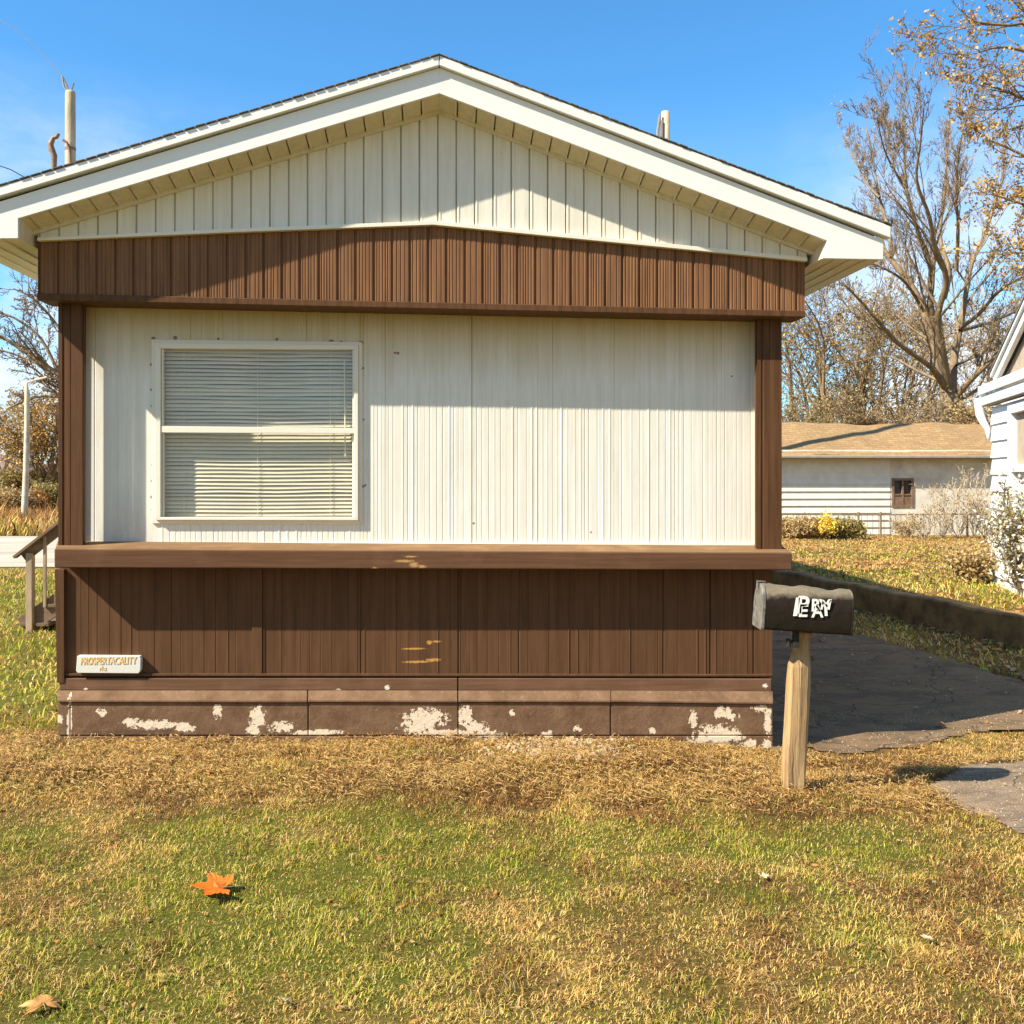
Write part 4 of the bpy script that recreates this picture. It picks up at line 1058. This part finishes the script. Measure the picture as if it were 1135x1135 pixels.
simple_tree('scrub_tree', 905, 42, 318, .5, 21, PM, 'leafy ochre tree just right of the house frieze behind the shed', leaf=M['leaf_ochre'], per=1, size=.085, spread=.25, keep=.6, forks=6, width=.35, fork_at=.2)
simple_tree('scrub_tree', 945, 40, 300, .3, 22, PM, 'twiggy olive brown tree under the right eave behind the shed', leaf=M['leaf_olive'], per=1, size=.08, spread=.3, keep=.7, forks=7, width=.4, fork_at=.15, group='scrub trees behind the shed')
simple_tree('scrub_tree', 990, 44, 340, 0, 23, PM, 'tangled brown tree left of the big bare trunk', leaf=M['leaf_brush'], per=1, size=.08, spread=.3, keep=.5, forks=6, width=.4, fork_at=.15, group='scrub trees behind the shed')
simple_tree('scrub_tree', 1095, 46, 330, 0, 24, PM, 'pale twiggy tree behind the neighbour roof edge', wood=M['bark_grey'], leaf=M['leaf_ochre'], per=1, size=.08, spread=.3, forks=5, width=.3, keep=.5)
simple_tree('thicket_shrub', 955, 30, 425, 0, 31, PB2, 'dense dark brushwood heap rising over the shed roof', leaf=M['leaf_brush'], per=1, size=.035, spread=.15, forks=9, width=.5, fork_at=.05, cat='shrub', r0=.1)
simple_tree('thicket_shrub', 893, 30, 428, 0, 32, PB2, 'ochre brushwood over the left end of the shed roof', leaf=M['leaf_olive'], per=2, size=.035, spread=.15, forks=9, width=.5, fork_at=.05, cat='shrub', r0=.1)
simple_tree('thicket_shrub', 1094, 31, 450, 0, 33, PB2, 'rust coloured brush between the big trunk and the neighbour house', leaf=M['leaf_brush'], per=2, size=.05, spread=.2, forks=8, width=.35, fork_at=.05, cat='shrub', r0=.08)
simple_tree('thicket_shrub', 996, 31, 452, 0, 34, PB2, 'tan brush just left of the big bare trunk', leaf=M['leaf_brush'], per=1, size=.035, spread=.2, forks=8, width=.4, fork_at=.05, cat='shrub', r0=.08)
# a leafy tree off to the right reaches into the sky
PR = dict(levels=3, kids=[9, 6, 4], ang=(20, 60), up=.06, ratio=.36, rr=.5, rmin=.007, seg=[5, 5, 4, 3], wob=.2, start=.3)
ro = empty('oak_tree', (13.3, 20.5, 0), label='tree keeping brown leaf clusters at the upper right corner of the sky', cat='tree')
t = Tree(51); D1 = 19.0
def ol(lst): return smooth_path([W(p[0], p[1], D1) - ro.location for p in lst], 3)
t2 = Tree(52); t2.paths = [([Vector((0,0,-.1)), Vector((.1,-.2,3.5)), Vector((0,-.8,6.5))], [.34,.26,.2], 0)]; t2.wood('trunk', M['bark'], ro)
tp = Vector((0,-.8,6.5)) + ro.location
def px_of(v): return (v.x/v.y*F+CX, HY-(v.z-H)/v.y*F)
jx, jy = px_of(tp)
for lst, r0 in (([(jx,jy),(1250,60),(1180,20),(1120,28),(1068,22)], .10), ([(jx,jy),(1230,110),(1170,70),(1115,52),(1080,60)], .09), ([(jx,jy),(1240,150),(1180,130),(1125,105),(1090,92)], .09),
                ([(jx,jy),(1240,200),(1175,190),(1120,165),(1085,150)], .08), ([(jx,jy),(1230,260),(1180,240),(1130,225),(1100,215)], .07), ([(jx,jy),(1260,0),(1200,-30),(1120,-20)], .09), ([(jx,jy),(1220,300),(1180,300),(1135,280),(1108,285)], .06)):
    t.limb(ol(lst), r0, .012, 0, PR)
t.wood('crown', M['bark'], ro); t.leaves('foliage', M['leaf_ochre'], ro, 6, .042, .07, .38)
# trees at the left
lo = empty('bare_tree', (-18.0, 41, 0), label='bare tree whose limbs reach left from behind the brown corner post', cat='tree')
t = Tree(61); DL = 38.0
def ll(lst): return smooth_path([W(p[0], p[1], DL) - lo.location for p in lst], 3)
PL = dict(levels=3, kids=[10, 7, 6], ang=(20, 60), up=.10, ratio=.42, rr=.5, rmin=.014, seg=[5, 5, 4, 3], wob=.16, start=.1)
t2 = Tree(62); t2.paths = [([Vector((0,0,-.1)), W(98, 480, DL)-lo.location, W(100, 432, DL)-lo.location], [.5,.4,.34], 0)]; t2.wood('trunk', M['bark'], lo)
for lst, r0 in (([(100,432),(65,415),(40,398),(20,385),(0,372),(-25,362)], 0.144), ([(98,440),(62,420),(42,404),(25,396),(0,388),(-20,386)], 0.072), ([(100,432),(75,380),(55,350),(35,330),(15,320)], 0.078),
                ([(100,432),(90,370),(70,330),(50,312)], 0.072), ([(98,436),(60,428),(40,410),(28,405)], 0.054), ([(65,415),(45,375),(15,352),(-10,345)], .08), ([(98,440),(70,440),(40,440),(10,452)], .08)):
    t.limb(ll(lst), r0, .03, 0, PL)
t.wood('crown', M['bark'], lo); t.leaves('foliage', M['leaf_brush'], lo, 1, .045, .12, .3)
simple_tree('scrub_tree', 48, 45, 428, 0, 71, PM, 'ochre leaved tree behind the pale lamp pole at the left', leaf=M['leaf_ochre'], per=2, size=.09, spread=.35, keep=.6, forks=6, width=.35, fork_at=.15)
simple_tree('scrub_tree', 2, 60, 445, 0, 72, PM, 'hazy twiggy tree at the far left edge', wood=M['bark_grey'], leaf=M['leaf_brush'], per=1, size=.08, spread=.3, forks=6, width=.35, keep=.6)
for i, (px, D, ty, lf, lab) in enumerate(((8, 37, 556, 'leaf_brush', 'dry brown brush at the left edge across the road'), (34, 38, 556, 'leaf_rust', 'rusty brush behind the foot of the lamp pole'), (58, 39, 546, 'leaf_olive', 'olive brush beside the brown corner post across the road'), (45, 46, 528, 'leaf_olive', 'taller olive thicket behind the rusty brush'), (12, 47, 550, 'leaf_brush', 'dark thicket below the far low roof'))):
    simple_tree('roadside_shrub', px, D, ty, 0, 80+i, PB2, lab, leaf=M[lf], per=3, size=.06, spread=.2, forks=8, width=.9, fork_at=.08, cat='shrub', r0=.06)

# ------------------------------------------------------------------ poles, wires
M['pole'] = bark('pole_wood', (.38,.29,.19), (.62,.50,.35), 5)
M['rust'] = flat('rusty_pipe', (.25,.14,.07), .6, .4, 20)
def simple_thing(name, mb, mat, **kw): return mb.build(name, mat, None, **kw)
up_ = empty('utility_pole', (W(78,500,20)[0], 20, 0), label='thick pale wooden pole standing above the left roof slope', cat='pole')
t = MB(); zt = W(78, 101, 20)[2]; t.tube([(0,0,-.2),(0,0,4),(0,0,zt-.05),(0,0,zt)], [.12,.11,.098,.085], 12); t.build('pole', M['pole'], up_, smooth=True)
t = MB(); t.tube([W(p[0],p[1],19.85)-up_.location for p in ((70,155),(74,158),(77,166),(79,200))], .028, 6); t.build('conduit', M['rust'], up_)
for z in (1.2, 1.9):
    t = MB(); t.tube([(0,0,zt-z), (0,0,zt-z+.06)], .106, 12); t.build('band', M['rust'], up_)
t = MB(); t.tube([W(p[0],p[1],20)-up_.location for p in ((76,101),(73,92),(69,84),(71,96),(75,102))], .02, 5); t.tube([W(p[0],p[1],20)-up_.location for p in ((79,101),(81,95),(82,92))], .015, 5); t.build('wire_stub', M['bark_grey'], up_)
t = MB(); c = W(61,200,15); t.tube([W(p[0],p[1],15)-c+Vector((0,0,0)) for p in ((61,230),(60,190),(60,172),(57,165),(56,160),(59,153),(63,152),(65,148))], [.035,.035,.045,.05,.045,.035,.03,.025], 8)
o = t.build('service_mast', M['rust'], smooth=True, label='bent rusty pipe sticking up left of the thick pole', cat='pipe'); o.location = c
up2 = empty('utility_pole', (W(737.5,500,24)[0], 24, 0), label='weathered pole top peeking over the right roof slope', cat='pole')
t = MB(); zt2 = W(738, 124, 24)[2]; t.tube([(0,0,-.2),(0,0,zt2)], [.13,.10], 12); t.build('pole', M['pole'], up2, smooth=True)
t = MB(); t.bar((-.11,-.1,zt2-.25), (-.11,-.1,zt2-1.2), .05); t.tube([(-.14,-.1,zt2-.1),(-.2,-.1,zt2-.5),(-.2,-.1,zt2-1)], .03, 6); t.build('bracket', M['bark_grey'], up2)
for nm, lst, lab in (('wire', [(-40,-15),(0,22),(20,35),(40,53),(70,86)], 'thin wire falling to the top of the thick pole'), ('wire', [(-30,172),(0,184),(12,188),(28,197),(60,215)], 'dark cable dipping behind the left roof slope')):
    t = MB(); t.tube([W(p[0], p[1], 20) for p in lst], .006 if lst[0][1] < 0 else .010, 5); t.build(nm, M['bark_grey'] if lst[0][1] < 0 else M['dark'], label=lab, cat='wire')
M['lamp_pole'] = flat('pale_concrete_pole', (.60,.52,.38), .8, .25, 5)
lp = empty('lamp_pole', (W(28,580,32)[0], 32, 0), label='pale leaning lamp pole standing across the road at the left', cat='pole')
t = MB(); t.tube([W(p[0],p[1],32)-lp.location for p in ((27,585),(27.5,560),(29,520),(30,470),(30,440),(29,424))], [.105,.10,.09,.08,.075,.05], 10); t.build('pole', M['lamp_pole'], lp, smooth=True)
t = MB(); t.tube([W(p[0],p[1],32)-lp.location for p in ((28,425),(40,421),(52,418))], .035, 6); t.build('arm', M['lamp_pole'], lp)

# far low building and white strips at the left
bl = empty('low_building', (-38, 64, 0), label='far low building with a brown hipped roof at the left edge', cat='building')
t = MB(); t.box(-9, 5.6, 0, 8, -.1, 1.6); t.build('wall', flat('far_brick', (.16,.09,.06), .9), bl)
t = MB(); n = 0
t.v = [(-10,-.6,1.6),(6.2,-.6,1.6),(6.2,8.6,1.6),(-10,8.6,1.6),(-6,4,2.9),(3.4,4,2.9),(-10,-.6,1.75),(6.2,-.6,1.75),(6.2,8.6,1.75),(-10,8.6,1.75)]
t.f = [(0,1,2,3)[::-1],(0,1,7,6),(1,2,8,7),(2,3,9,8),(3,0,6,9),(6,7,5,4),(7,8,5),(8,9,4,5),(9,6,4)]
t.build('roof', flat('far_roof', (.22,.14,.10), .9), bl)
M['far_white'] = flat('far_white_paint', (.72,.70,.64), .7)
t = MB(); a = W(43.5, 537, 50); b = W(62, 531.5, 50); t.box(a.x, b.x, 50, 52, a.z, b.z+.02); t.box(a.x+.1, b.x-.1, 50.1, 51.9, -.1, a.z); t.build('trailer', M['far_white'], label='long white trailer seen across the road beside the corner post', cat='trailer', bevel=.04)
fr = empty('rail_fence', (W(0,533,46)[0], 46, 0), label='white rail fence in front of the far low building', cat='fence')
t = MB(); t.box(-4, 1.25, 0, .08, 1.15, 1.35); t.build('rail', M['far_white'], fr)
for i in range(5):
    t = MB(); t.box(-4+i*1.25, -3.9+i*1.25, .1, .2, -.1, 1.3); t.build('post', M['far_white'], fr)

# ------------------------------------------------------------------ porch steps at the left
st = empty('porch_steps', (-4.93, 10.0, 0), label='weathered wooden steps with sloping handrail at the left side of the house', cat='steps')
M['grey_wood'] = horiz_wood('weathered_steps_wood', (.18,.12,.075), (.34,.24,.15)); M['pale_wood'] = flat('peeling_post_paint', (.33,.24,.15), .8, .35, 12, (1,1,.2), .4)
M['rail_wood'] = flat('dark_rail_wood', (.17,.105,.06), .8, .4, 10, (.2,1,1), .4)
for yy_ in (0, .95):
    t = MB()
    t.bar((-.07, yy_-.02, .76), (1.15, yy_-.02, 1.71), .075, .03); t.bar((.0, yy_+.03, .75), (1.15, yy_+.035, 1.66), .04, .09)
    t.build('handrail', M['rail_wood'], st, bevel=.004)
    for xx, hh_ in ((.07, .80), (1.05, 1.6)):
        t = MB(); t.box(xx-.032, xx+.032, yy_-.02, yy_+.05, -.05, hh_); t.build('post', M['pale_wood'], st, bevel=.004)
    t = MB()
    for xx in (.22, .40, .58, .76): t.box(xx-.014, xx+.014, yy_-.005, yy_+.025, .12+xx*.6, .80+xx*.76)
    t.build('balusters', M['pale_wood'], st, bevel=.003)
    t = MB(); t.bar((-.02, yy_+.05, .05), (1.1, yy_+.05, .80), .04, .2); t.build('stringer', M['rail_wood'], st, bevel=.003)
for i in range(4):
    t = MB(); t.box(-.03+i*.28, .26+i*.28, -.0, 1.0, .06+i*.19, .095+i*.19); t.build('tread', M['grey_wood'], st, bevel=.004)
t = MB(); t.box(1.0, 2.05, -.05, 1.4, .80, .84); t.box(1.0, 1.04, -.05, 1.4, .62, .80)
for xx in (1.06, 1.95):
    for yv in (0, 1.3): t.box(xx-.04, xx+.04, yv-.02, yv+.06, -.05, .8)
t.build('landing', M['grey_wood'], st, bevel=.004)

# ------------------------------------------------------------------ shed at the right
shed = empty('shed', (W(866,592,25.5)[0], 25.5, 0.0), .06, label='long white shed with tan shingle roof behind the yard fence', cat='shed')
def S(px, py, d=0.0):
    th = .06; ox, oy = shed.location.x, shed.location.y; dx = (px-CX)/F; dz = -(py-HY)/F; s, c = math.sin(th), math.cos(th)
    t_ = (-d - ox*s + oy*c)/(-dx*s+c); return ((t_*dx-ox)*c + (t_-oy)*s, H + t_*dz)
M['shed_white'] = flat('shed_white_paint', (.76,.72,.62), .7, .1, 4, bmp=.2); M['shed_plaster'] = flat('shed_plaster', (.72,.66,.54), .85, .22, 2.5, bmp=.5, bscale=15)
SX0, SX1 = -7.0, S(1150, 500)[0]; ze = S(960, 503)[1]
wx0_, wz0_ = S(988, 562); wx1_, wz1_ = S(1012, 530)
t = MB(); zb0, zb1 = -.15, wz1_+.03
xsp = S(986, 540)[0]
z = zb0
while z < zb1-.01:
    z2 = min(z+.185, zb1)
    t.v += [(SX0, -.045, z), (xsp, -.045, z), (xsp, -.012, z2), (SX0, -.012, z2), (SX0, -.01, z), (xsp, -.01, z)]; n = len(t.v)-6
    t.f += [(n,n+1,n+2,n+3), (n+4,n+5,n+1,n)]; z = z2
t.box(SX0, xsp, -.02, .1, zb1, ze+.1)
t.build('clapboard_wall', M['shed_white'], shed)
t = MB(); t.box(xsp+.002, wx0_, -.02, .1, -.15, ze+.1); t.box(wx1_, SX1, -.02, .1, -.15, ze+.1); t.box(wx0_, wx1_, -.02, .1, -.15, wz0_); t.box(wx0_, wx1_, -.02, .1, wz1_, ze+.1)
t.build('plaster_wall', M['shed_plaster'], shed)
t = MB(); t.box(SX0, SX0+.1, .1, 5, -.15, ze); t.box(SX1-.1, SX1, .1, 5, -.15, ze); t.box(SX0, SX1, 4.9, 5, -.15, ze); t.build('side_wall', M['shed_white'], shed)
t = MB(); zr0 = ze-.04; zrr = S(960, 469.5, -1.9)[1]
nx_ = 40
for i in range(nx_):
    a, b = SX0-.2+(SX1-SX0+.4)*i/nx_, SX0-.2+(SX1-SX0+.4)*(i+1)/nx_
    w0, w1 = .03*math.sin(i*.6)+.02*math.sin(i*1.7), .03*math.sin((i+1)*.6)+.02*math.sin((i+1)*1.7)
    t.poly([(a,-.27,zr0+w0*.3),(b,-.27,zr0+w1*.3),(b,1.9,zrr+w1),(a,1.9,zrr+w0)])
t.poly([(SX1+.2,4.9,zr0-.0),(SX0-.2,4.9,zr0),(SX0-.2,1.9,zrr),(SX1+.2,1.9,zrr)])
t.box(SX0-.2, SX1+.2, -.262, 4.85, zr0-.09, zr0-.004)
t.build('roof', M['tan_shingle'], shed)
t = MB(); t.tube([(SX0-.2,-.315,zr0-.045),(SX1*.4,-.315,zr0-.055),(SX1+.2,-.315,zr0-.045)], .055, 8); t.build('gutter', flat('old_gutter', (.30,.24,.17), .6), shed)
t = MB(); M['brown_frame'] = flat('brown_window_frame', (.22,.13,.08), .7, .3)
for q_ in ((wx0_, wx0_+.06, wz0_, wz1_), (wx1_-.06, wx1_, wz0_, wz1_), (wx0_+.06, wx1_-.06, wz1_-.06, wz1_), (wx0_+.06, wx1_-.06, wz0_, wz0_+.05), ((wx0_+wx1_)/2-.02, (wx0_+wx1_)/2+.02, wz0_+.05, wz1_-.06)):
    t.box(q_[0], q_[1], -.045, .02, q_[2], q_[3])
t.box(wx0_+.06, wx1_-.06, -.035, .02, wz0_+.30, wz0_+.34)
t.box(wx0_+.06, wx1_-.06, -.034, .02, wz0_+.05, wz0_+.27)
sw = t.build('window', M['brown_frame'], shed)
t = MB(); t.box(wx0_+.06, wx1_-.06, .03, .04, wz0_+.05, wz1_-.06); t.build('pane', flat('dusty_pane', (.05,.045,.04), .2, .5, 6), sw)

fe = empty('wire_fence', (W(866,590,24)[0], 24, .03), .05, label='rusty wire fence with thin rails in front of the shed', cat='fence')
M['fence'] = flat('rusty_fence_wire', (.22,.15,.10), .7, .3)
t = MB(); t.tube([(-6,0,.58),(0,0,.585),(2,0,.57),(5.2,0,.585)], .018, 6); t.build('rail', M['fence'], fe)
for x in (-4.0, -2.2, -.4, 1.9, 2.45, 4.6):
    t = MB(); t.tube([(x,0,-.15),(x,0,.64)], .028, 6); t.build('post', M['fence'], fe)
t = MB(); x = -6
while x < 5.2:
    t.bar((x,.01,0), (x,.01,.57), .008); x += .14
t.build('wire_mesh', M['fence'], fe)
PH = dict(levels=2, kids=[14, 7], ang=(20, 75), up=.04, ratio=.45, rr=.6, rmin=.006, seg=[4, 4, 3], wob=.25, start=.02)
def shrub(name, px, D, ty, seed, lab, leaf, width, per=4, size=.04, forks=10, P=PH, **kw):
    return simple_tree(name, px, D, ty, 0, seed, P, lab, leaf=leaf, per=per, size=size, spread=.07, forks=forks, width=width, fork_at=.04, cat='shrub', r0=.02, **kw)
shrub('clipped_shrub', 880, 23.2, 582, 91, 'low rounded brown shrub beside the house at the fence', M['leaf_brush'], 1.0, 8, .04, 16)
shrub('clipped_shrub', 900, 23.3, 582, 92, 'low brown shrub just left of the yellow leaves', M['leaf_brush'], .9, 8, .04, 14)
shrub('clipped_shrub', 936, 23.3, 582, 93, 'low olive shrub right of the yellow leaves', M['leaf_olive'], .8, 7, .04, 14)
shrub('yellow_shrub', 919, 22.7, 572, 94, 'small bright yellow leaf clump between the low shrubs', M['leaf_yellow'], .08, 14, .035, 5, dict(PH, levels=1, kids=[5], start=.6, ratio=.18))
PT = dict(levels=2, kids=[9, 5], ang=(15, 45), up=.15, ratio=.35, rr=.6, rmin=.006, seg=[5, 4, 3], wob=.15, start=.1)
for i, (px, ty, wd, lab) in enumerate(((1022,560,.5,'twiggy bare weed shrub right of the shed window'), (1045,525,.28,'thin stemmed shrub reaching up the shed plaster wall'), (1062,540,.4,'dry brown shrub in the middle of the plaster wall'), (1080,515,.25,'tall vine covered shrub at the right end of the shed'), (1092,550,.4,'bushy dry shrub beside the neighbour house corner'), (1005,575,.6,'low dry bush under the shed window'))):
    shrub('dry_shrub', px, 23.4+.15*i, ty, 100+i, lab, M['leaf_brush'], wd, 1 if i != 5 else 3, .026, 7, PT, wood=M['pole'], keep=.5)

# ------------------------------------------------------------------ neighbour house
ua = math.atan2(-.97, -.25)
nb = empty('neighbour_house', (5.96, 12.3, .2), ua, label='white neighbour house corner with gutter elbow at the right edge', cat='house')
M['nb_white'] = clean_white('neighbour_white', (.80,.79,.75)); M['nb_tan'] = flat('tan_stucco', (.40,.31,.22), .85, .15)
t = MB(); z = -.25; UW = 4.2
zt_ = 2.22
wu0, wu1, wz0n, wz1n = 1.10, 2.5, .62, 2.1
while z < zt_-.01:
    z2 = min(z+.205, zt_)
    for (a, b) in ((0, UW),):
        segs = [(a, b)]
        if z2 > wz0n and z < wz1n: segs = [(0, wu0), (wu1, UW)]
        for (p, q) in segs:
            n = len(t.v); t.v += [(p,-.03,z),(q,-.03,z),(q,-.006,z2),(p,-.006,z2),(p,0,z),(q,0,z)]; t.f += [(n,n+1,n+2,n+3),(n+4,n+5,n+1,n)]
    z = z2
for (p, q) in ((0.0, wu0), (wu1, UW)): t.box(p, q, .0, .1, -.3, zt_)
t.box(wu0, wu1, .0, .1, -.3, wz0n); t.box(wu0, wu1, 0, .1, wz1n, zt_)
t.build('clapboard_wall', M['nb_white'], nb)
t = MB(); t.box(0.002, .1, .1, 7, -.3, zt_); t.box(UW-.1, UW, .1, 7, -.3, zt_); t.box(0, UW, 7, 7.1, -.3, zt_); t.build('side_wall', M['nb_white'], nb)
t = MB(); t.box(wu0-.10, wu0+.03, -.05, .03, wz0n-.06, wz1n+.08); t.box(wu1-.03, wu1+.10, -.05, .03, wz0n-.06, wz1n+.08); t.box(wu0+.03, wu1-.03, -.05, .03, wz1n-.02, wz1n+.08); t.box(wu0+.03, wu1-.03, -.06, .03, wz0n-.06, wz0n+.03); t.box(wu0+.03, wu1-.03, -.045, .03, 1.42, 1.5)
wnb = t.build('window', M['nb_white'], nb, bevel=.004)
t = MB(); t.box(wu0+.03, wu1-.03, .02, .03, 1.5, wz1n-.02); t.build('shade', M['nb_tan'], wnb)
t = MB()
for i in range(14): t.box(wu0+.05+i*.085, wu0+.11+i*.085, .02, .035, wz0n+.03, 1.42)
t.build('curtain', M['nb_white'], wnb)
# return eave box and rake
t = MB(); t.box(-.10, UW+.10, -.088, 0.0, zt_+.02, zt_+.05); t.build('soffit', M['nb_tan'], nb)
t = MB(); t.box(-.11, UW+.11, -.12, -.09, zt_+.03, zt_+.14); t.box(-.12, UW+.12, -.15, -.10, zt_+.16, zt_+.27); t.box(-.11, UW+.11, -.10, .02, zt_+.14, zt_+.16)
t.box(-.12, -.10, -.09, 7, zt_+.03, zt_+.15)
t.build('eave_fascia', M['nb_white'], nb, bevel=.006)
t = MB(); t.prism([(.3,zt_+.16),(UW-.3,zt_+.16),(UW-.36,zt_+.26),(UW/2,zt_+.26+(UW/2-.36)*.38),(.36,zt_+.26)], .02, .1); t.build('gable', M['nb_tan'], nb)
for sg in (0, 1):
    f = (lambda u: u) if sg == 0 else (lambda u: UW-u)
    t = MB(); t.prism([(f(.35),zt_+.24),(f(UW/2),zt_+.24+(UW/2-.35)*.38),(f(UW/2),zt_+.33+(UW/2-.35)*.38),(f(.35),zt_+.33)], -.07, -.02)
    t.prism([(f(.33),zt_+.34),(f(UW/2),zt_+.34+(UW/2-.33)*.38),(f(UW/2),zt_+.38+(UW/2-.33)*.38),(f(.33),zt_+.38)], -.10, -.02); t.build('rake_board', M['nb_white'], nb, bevel=.005)
    t = MB(); t.prism([(f(.30),zt_+.375),(f(UW/2),zt_+.385+(UW/2-.33)*.38),(f(UW/2),zt_+.41+(UW/2-.33)*.38),(f(.30),zt_+.40)], -.11, 7.1); t.build('roof', M['shingle'], nb)
t = MB(); t.tube([(-.13,-.13,zt_+.12),(-.14,-.13,zt_+.02),(-.13,-.12,zt_-.08),(-.09,-.09,zt_-.18),(-.05,-.05,zt_-.26),(-.04,-.04,zt_-.40)], [.05,.055,.055,.045,.035,.03], 8); t.build('downspout', M['nb_white'], nb, smooth=True)
sh = shrub('flowering_shrub', 1133, 10.8, 566, 120, 'shrub with white and brown leaves against the neighbour house', M['leaf_olive'], .24, 2, .026, 12, PT)
for c_o in list(sh.children):
    if c_o.name.startswith('foliage'):
        T_ = np.array([v.co[:] for v in c_o.data.vertices]).reshape(-1, 4, 3)
        sel = T_ + nrs.normal(0, .05, (len(T_), 1, 3)); V = sel.reshape(-1, 3); i = np.arange(len(sel))*4
        np_mesh('blossom', V, np.stack([i, i+1, i+2, i+3], -1), M['leaf_white'], sh)
sh.location.z = .22
shrub('dry_shrub', 1078, 12.2, 628, 125, 'small brown tuft of weeds left of the flowering shrub', M['leaf_brush'], .5, 2, .03, 8, PT).location.z = .2

# ------------------------------------------------------------------ light, sky, camera
el = math.asin(-SUN.z); az = math.atan2(-SUN.x, -SUN.y)
wd_ = bpy.data.worlds.new('World'); scene.world = wd_; wd_.use_nodes = True; nt = wd_.node_tree
bg = nt.nodes['Background']; bg.inputs['Strength'].default_value = .088
sky = N(nt, 'ShaderNodeTexSky', sky_type='NISHITA'); sky.sun_disc = False; sky.sun_elevation = el; sky.sun_rotation = az
sky.air_density = 1.0; sky.dust_density = .4; sky.ozone_density = 2.0; sky.altitude = 0
tc = N(nt, 'ShaderNodeTexCoord'); mp = N(nt, 'ShaderNodeMapping'); mp.inputs['Scale'].default_value = (1, 1, 2.2); nt.links.new(tc.outputs['Generated'], mp.inputs['Vector'])
sp = N(nt, 'ShaderNodeSeparateXYZ'); nt.links.new(tc.outputs['Generated'], sp.inputs[0])
cl = noise(nt, mp.outputs[0], 5.5, 8, .62)
band = ramp(nt, sp.outputs[2], [(0.0, .95), (.14, .85), (.27, .45), (.36, 0.0)])
side = ramp(nt, math_(nt, 'ABSOLUTE', sp.outputs[0]), [(.24, .2), (.36, 1.0)])
cm = math_(nt, 'MULTIPLY', math_(nt, 'MULTIPLY', ramp(nt, cl, [(.34, 0.15), (.56, 1.0)]), band), side)
tint = mix(nt, 1.0, sky.outputs[0], (.52, 1.10, 1.42), 'MULTIPLY')
fin = mix(nt, cm, tint, (6.2, 6.3, 6.6))
# unseen warm haze added behind the camera to warm the fill on the house
bk = math_(nt, 'MULTIPLY', sp.outputs[1], -1.0)
bk = ramp(nt, bk, [(.1, 0.0), (.45, .85)])
bkz = ramp(nt, sp.outputs[2], [(.0, 1.0), (.75, .1)])
fin = mix(nt, math_(nt, 'MULTIPLY', math_(nt, 'MULTIPLY', bk, bkz), ramp(nt, cl, [(.25, .6), (.5, 1.0)])), fin, (3.6, 3.3, 2.8))
nt.links.new(fin, bg.inputs['Color'])
sl = bpy.data.lights.new('Sun', 'SUN'); sl.energy = 5.0; sl.angle = math.radians(.55); sl.color = (1.0, .93, .79)
so = bpy.data.objects.new('Sun', sl); COL.objects.link(so); so.rotation_euler = SUN.to_track_quat('-Z', 'Y').to_euler(); so.location = (-5, -5, 10)
cam = bpy.data.cameras.new('Camera'); co = bpy.data.objects.new('Camera', cam); COL.objects.link(co)
cam.sensor_width = 36; cam.lens = F/1135*36; cam.shift_y = -(567.5-HY)/1135; cam.clip_start = .05; cam.clip_end = 3000
co.location = (0, 0, H); co.rotation_euler = (math.radians(90), 0, 0); scene.camera = co
scene.view_settings.view_transform = 'Standard'; scene.view_settings.look = 'None'; scene.view_settings.gamma = 1; scene.view_settings.exposure = 1.0
scene.cycles.max_bounces = 6; scene.cycles.use_denoising = True; scene.cycles.transparent_max_bounces = 6
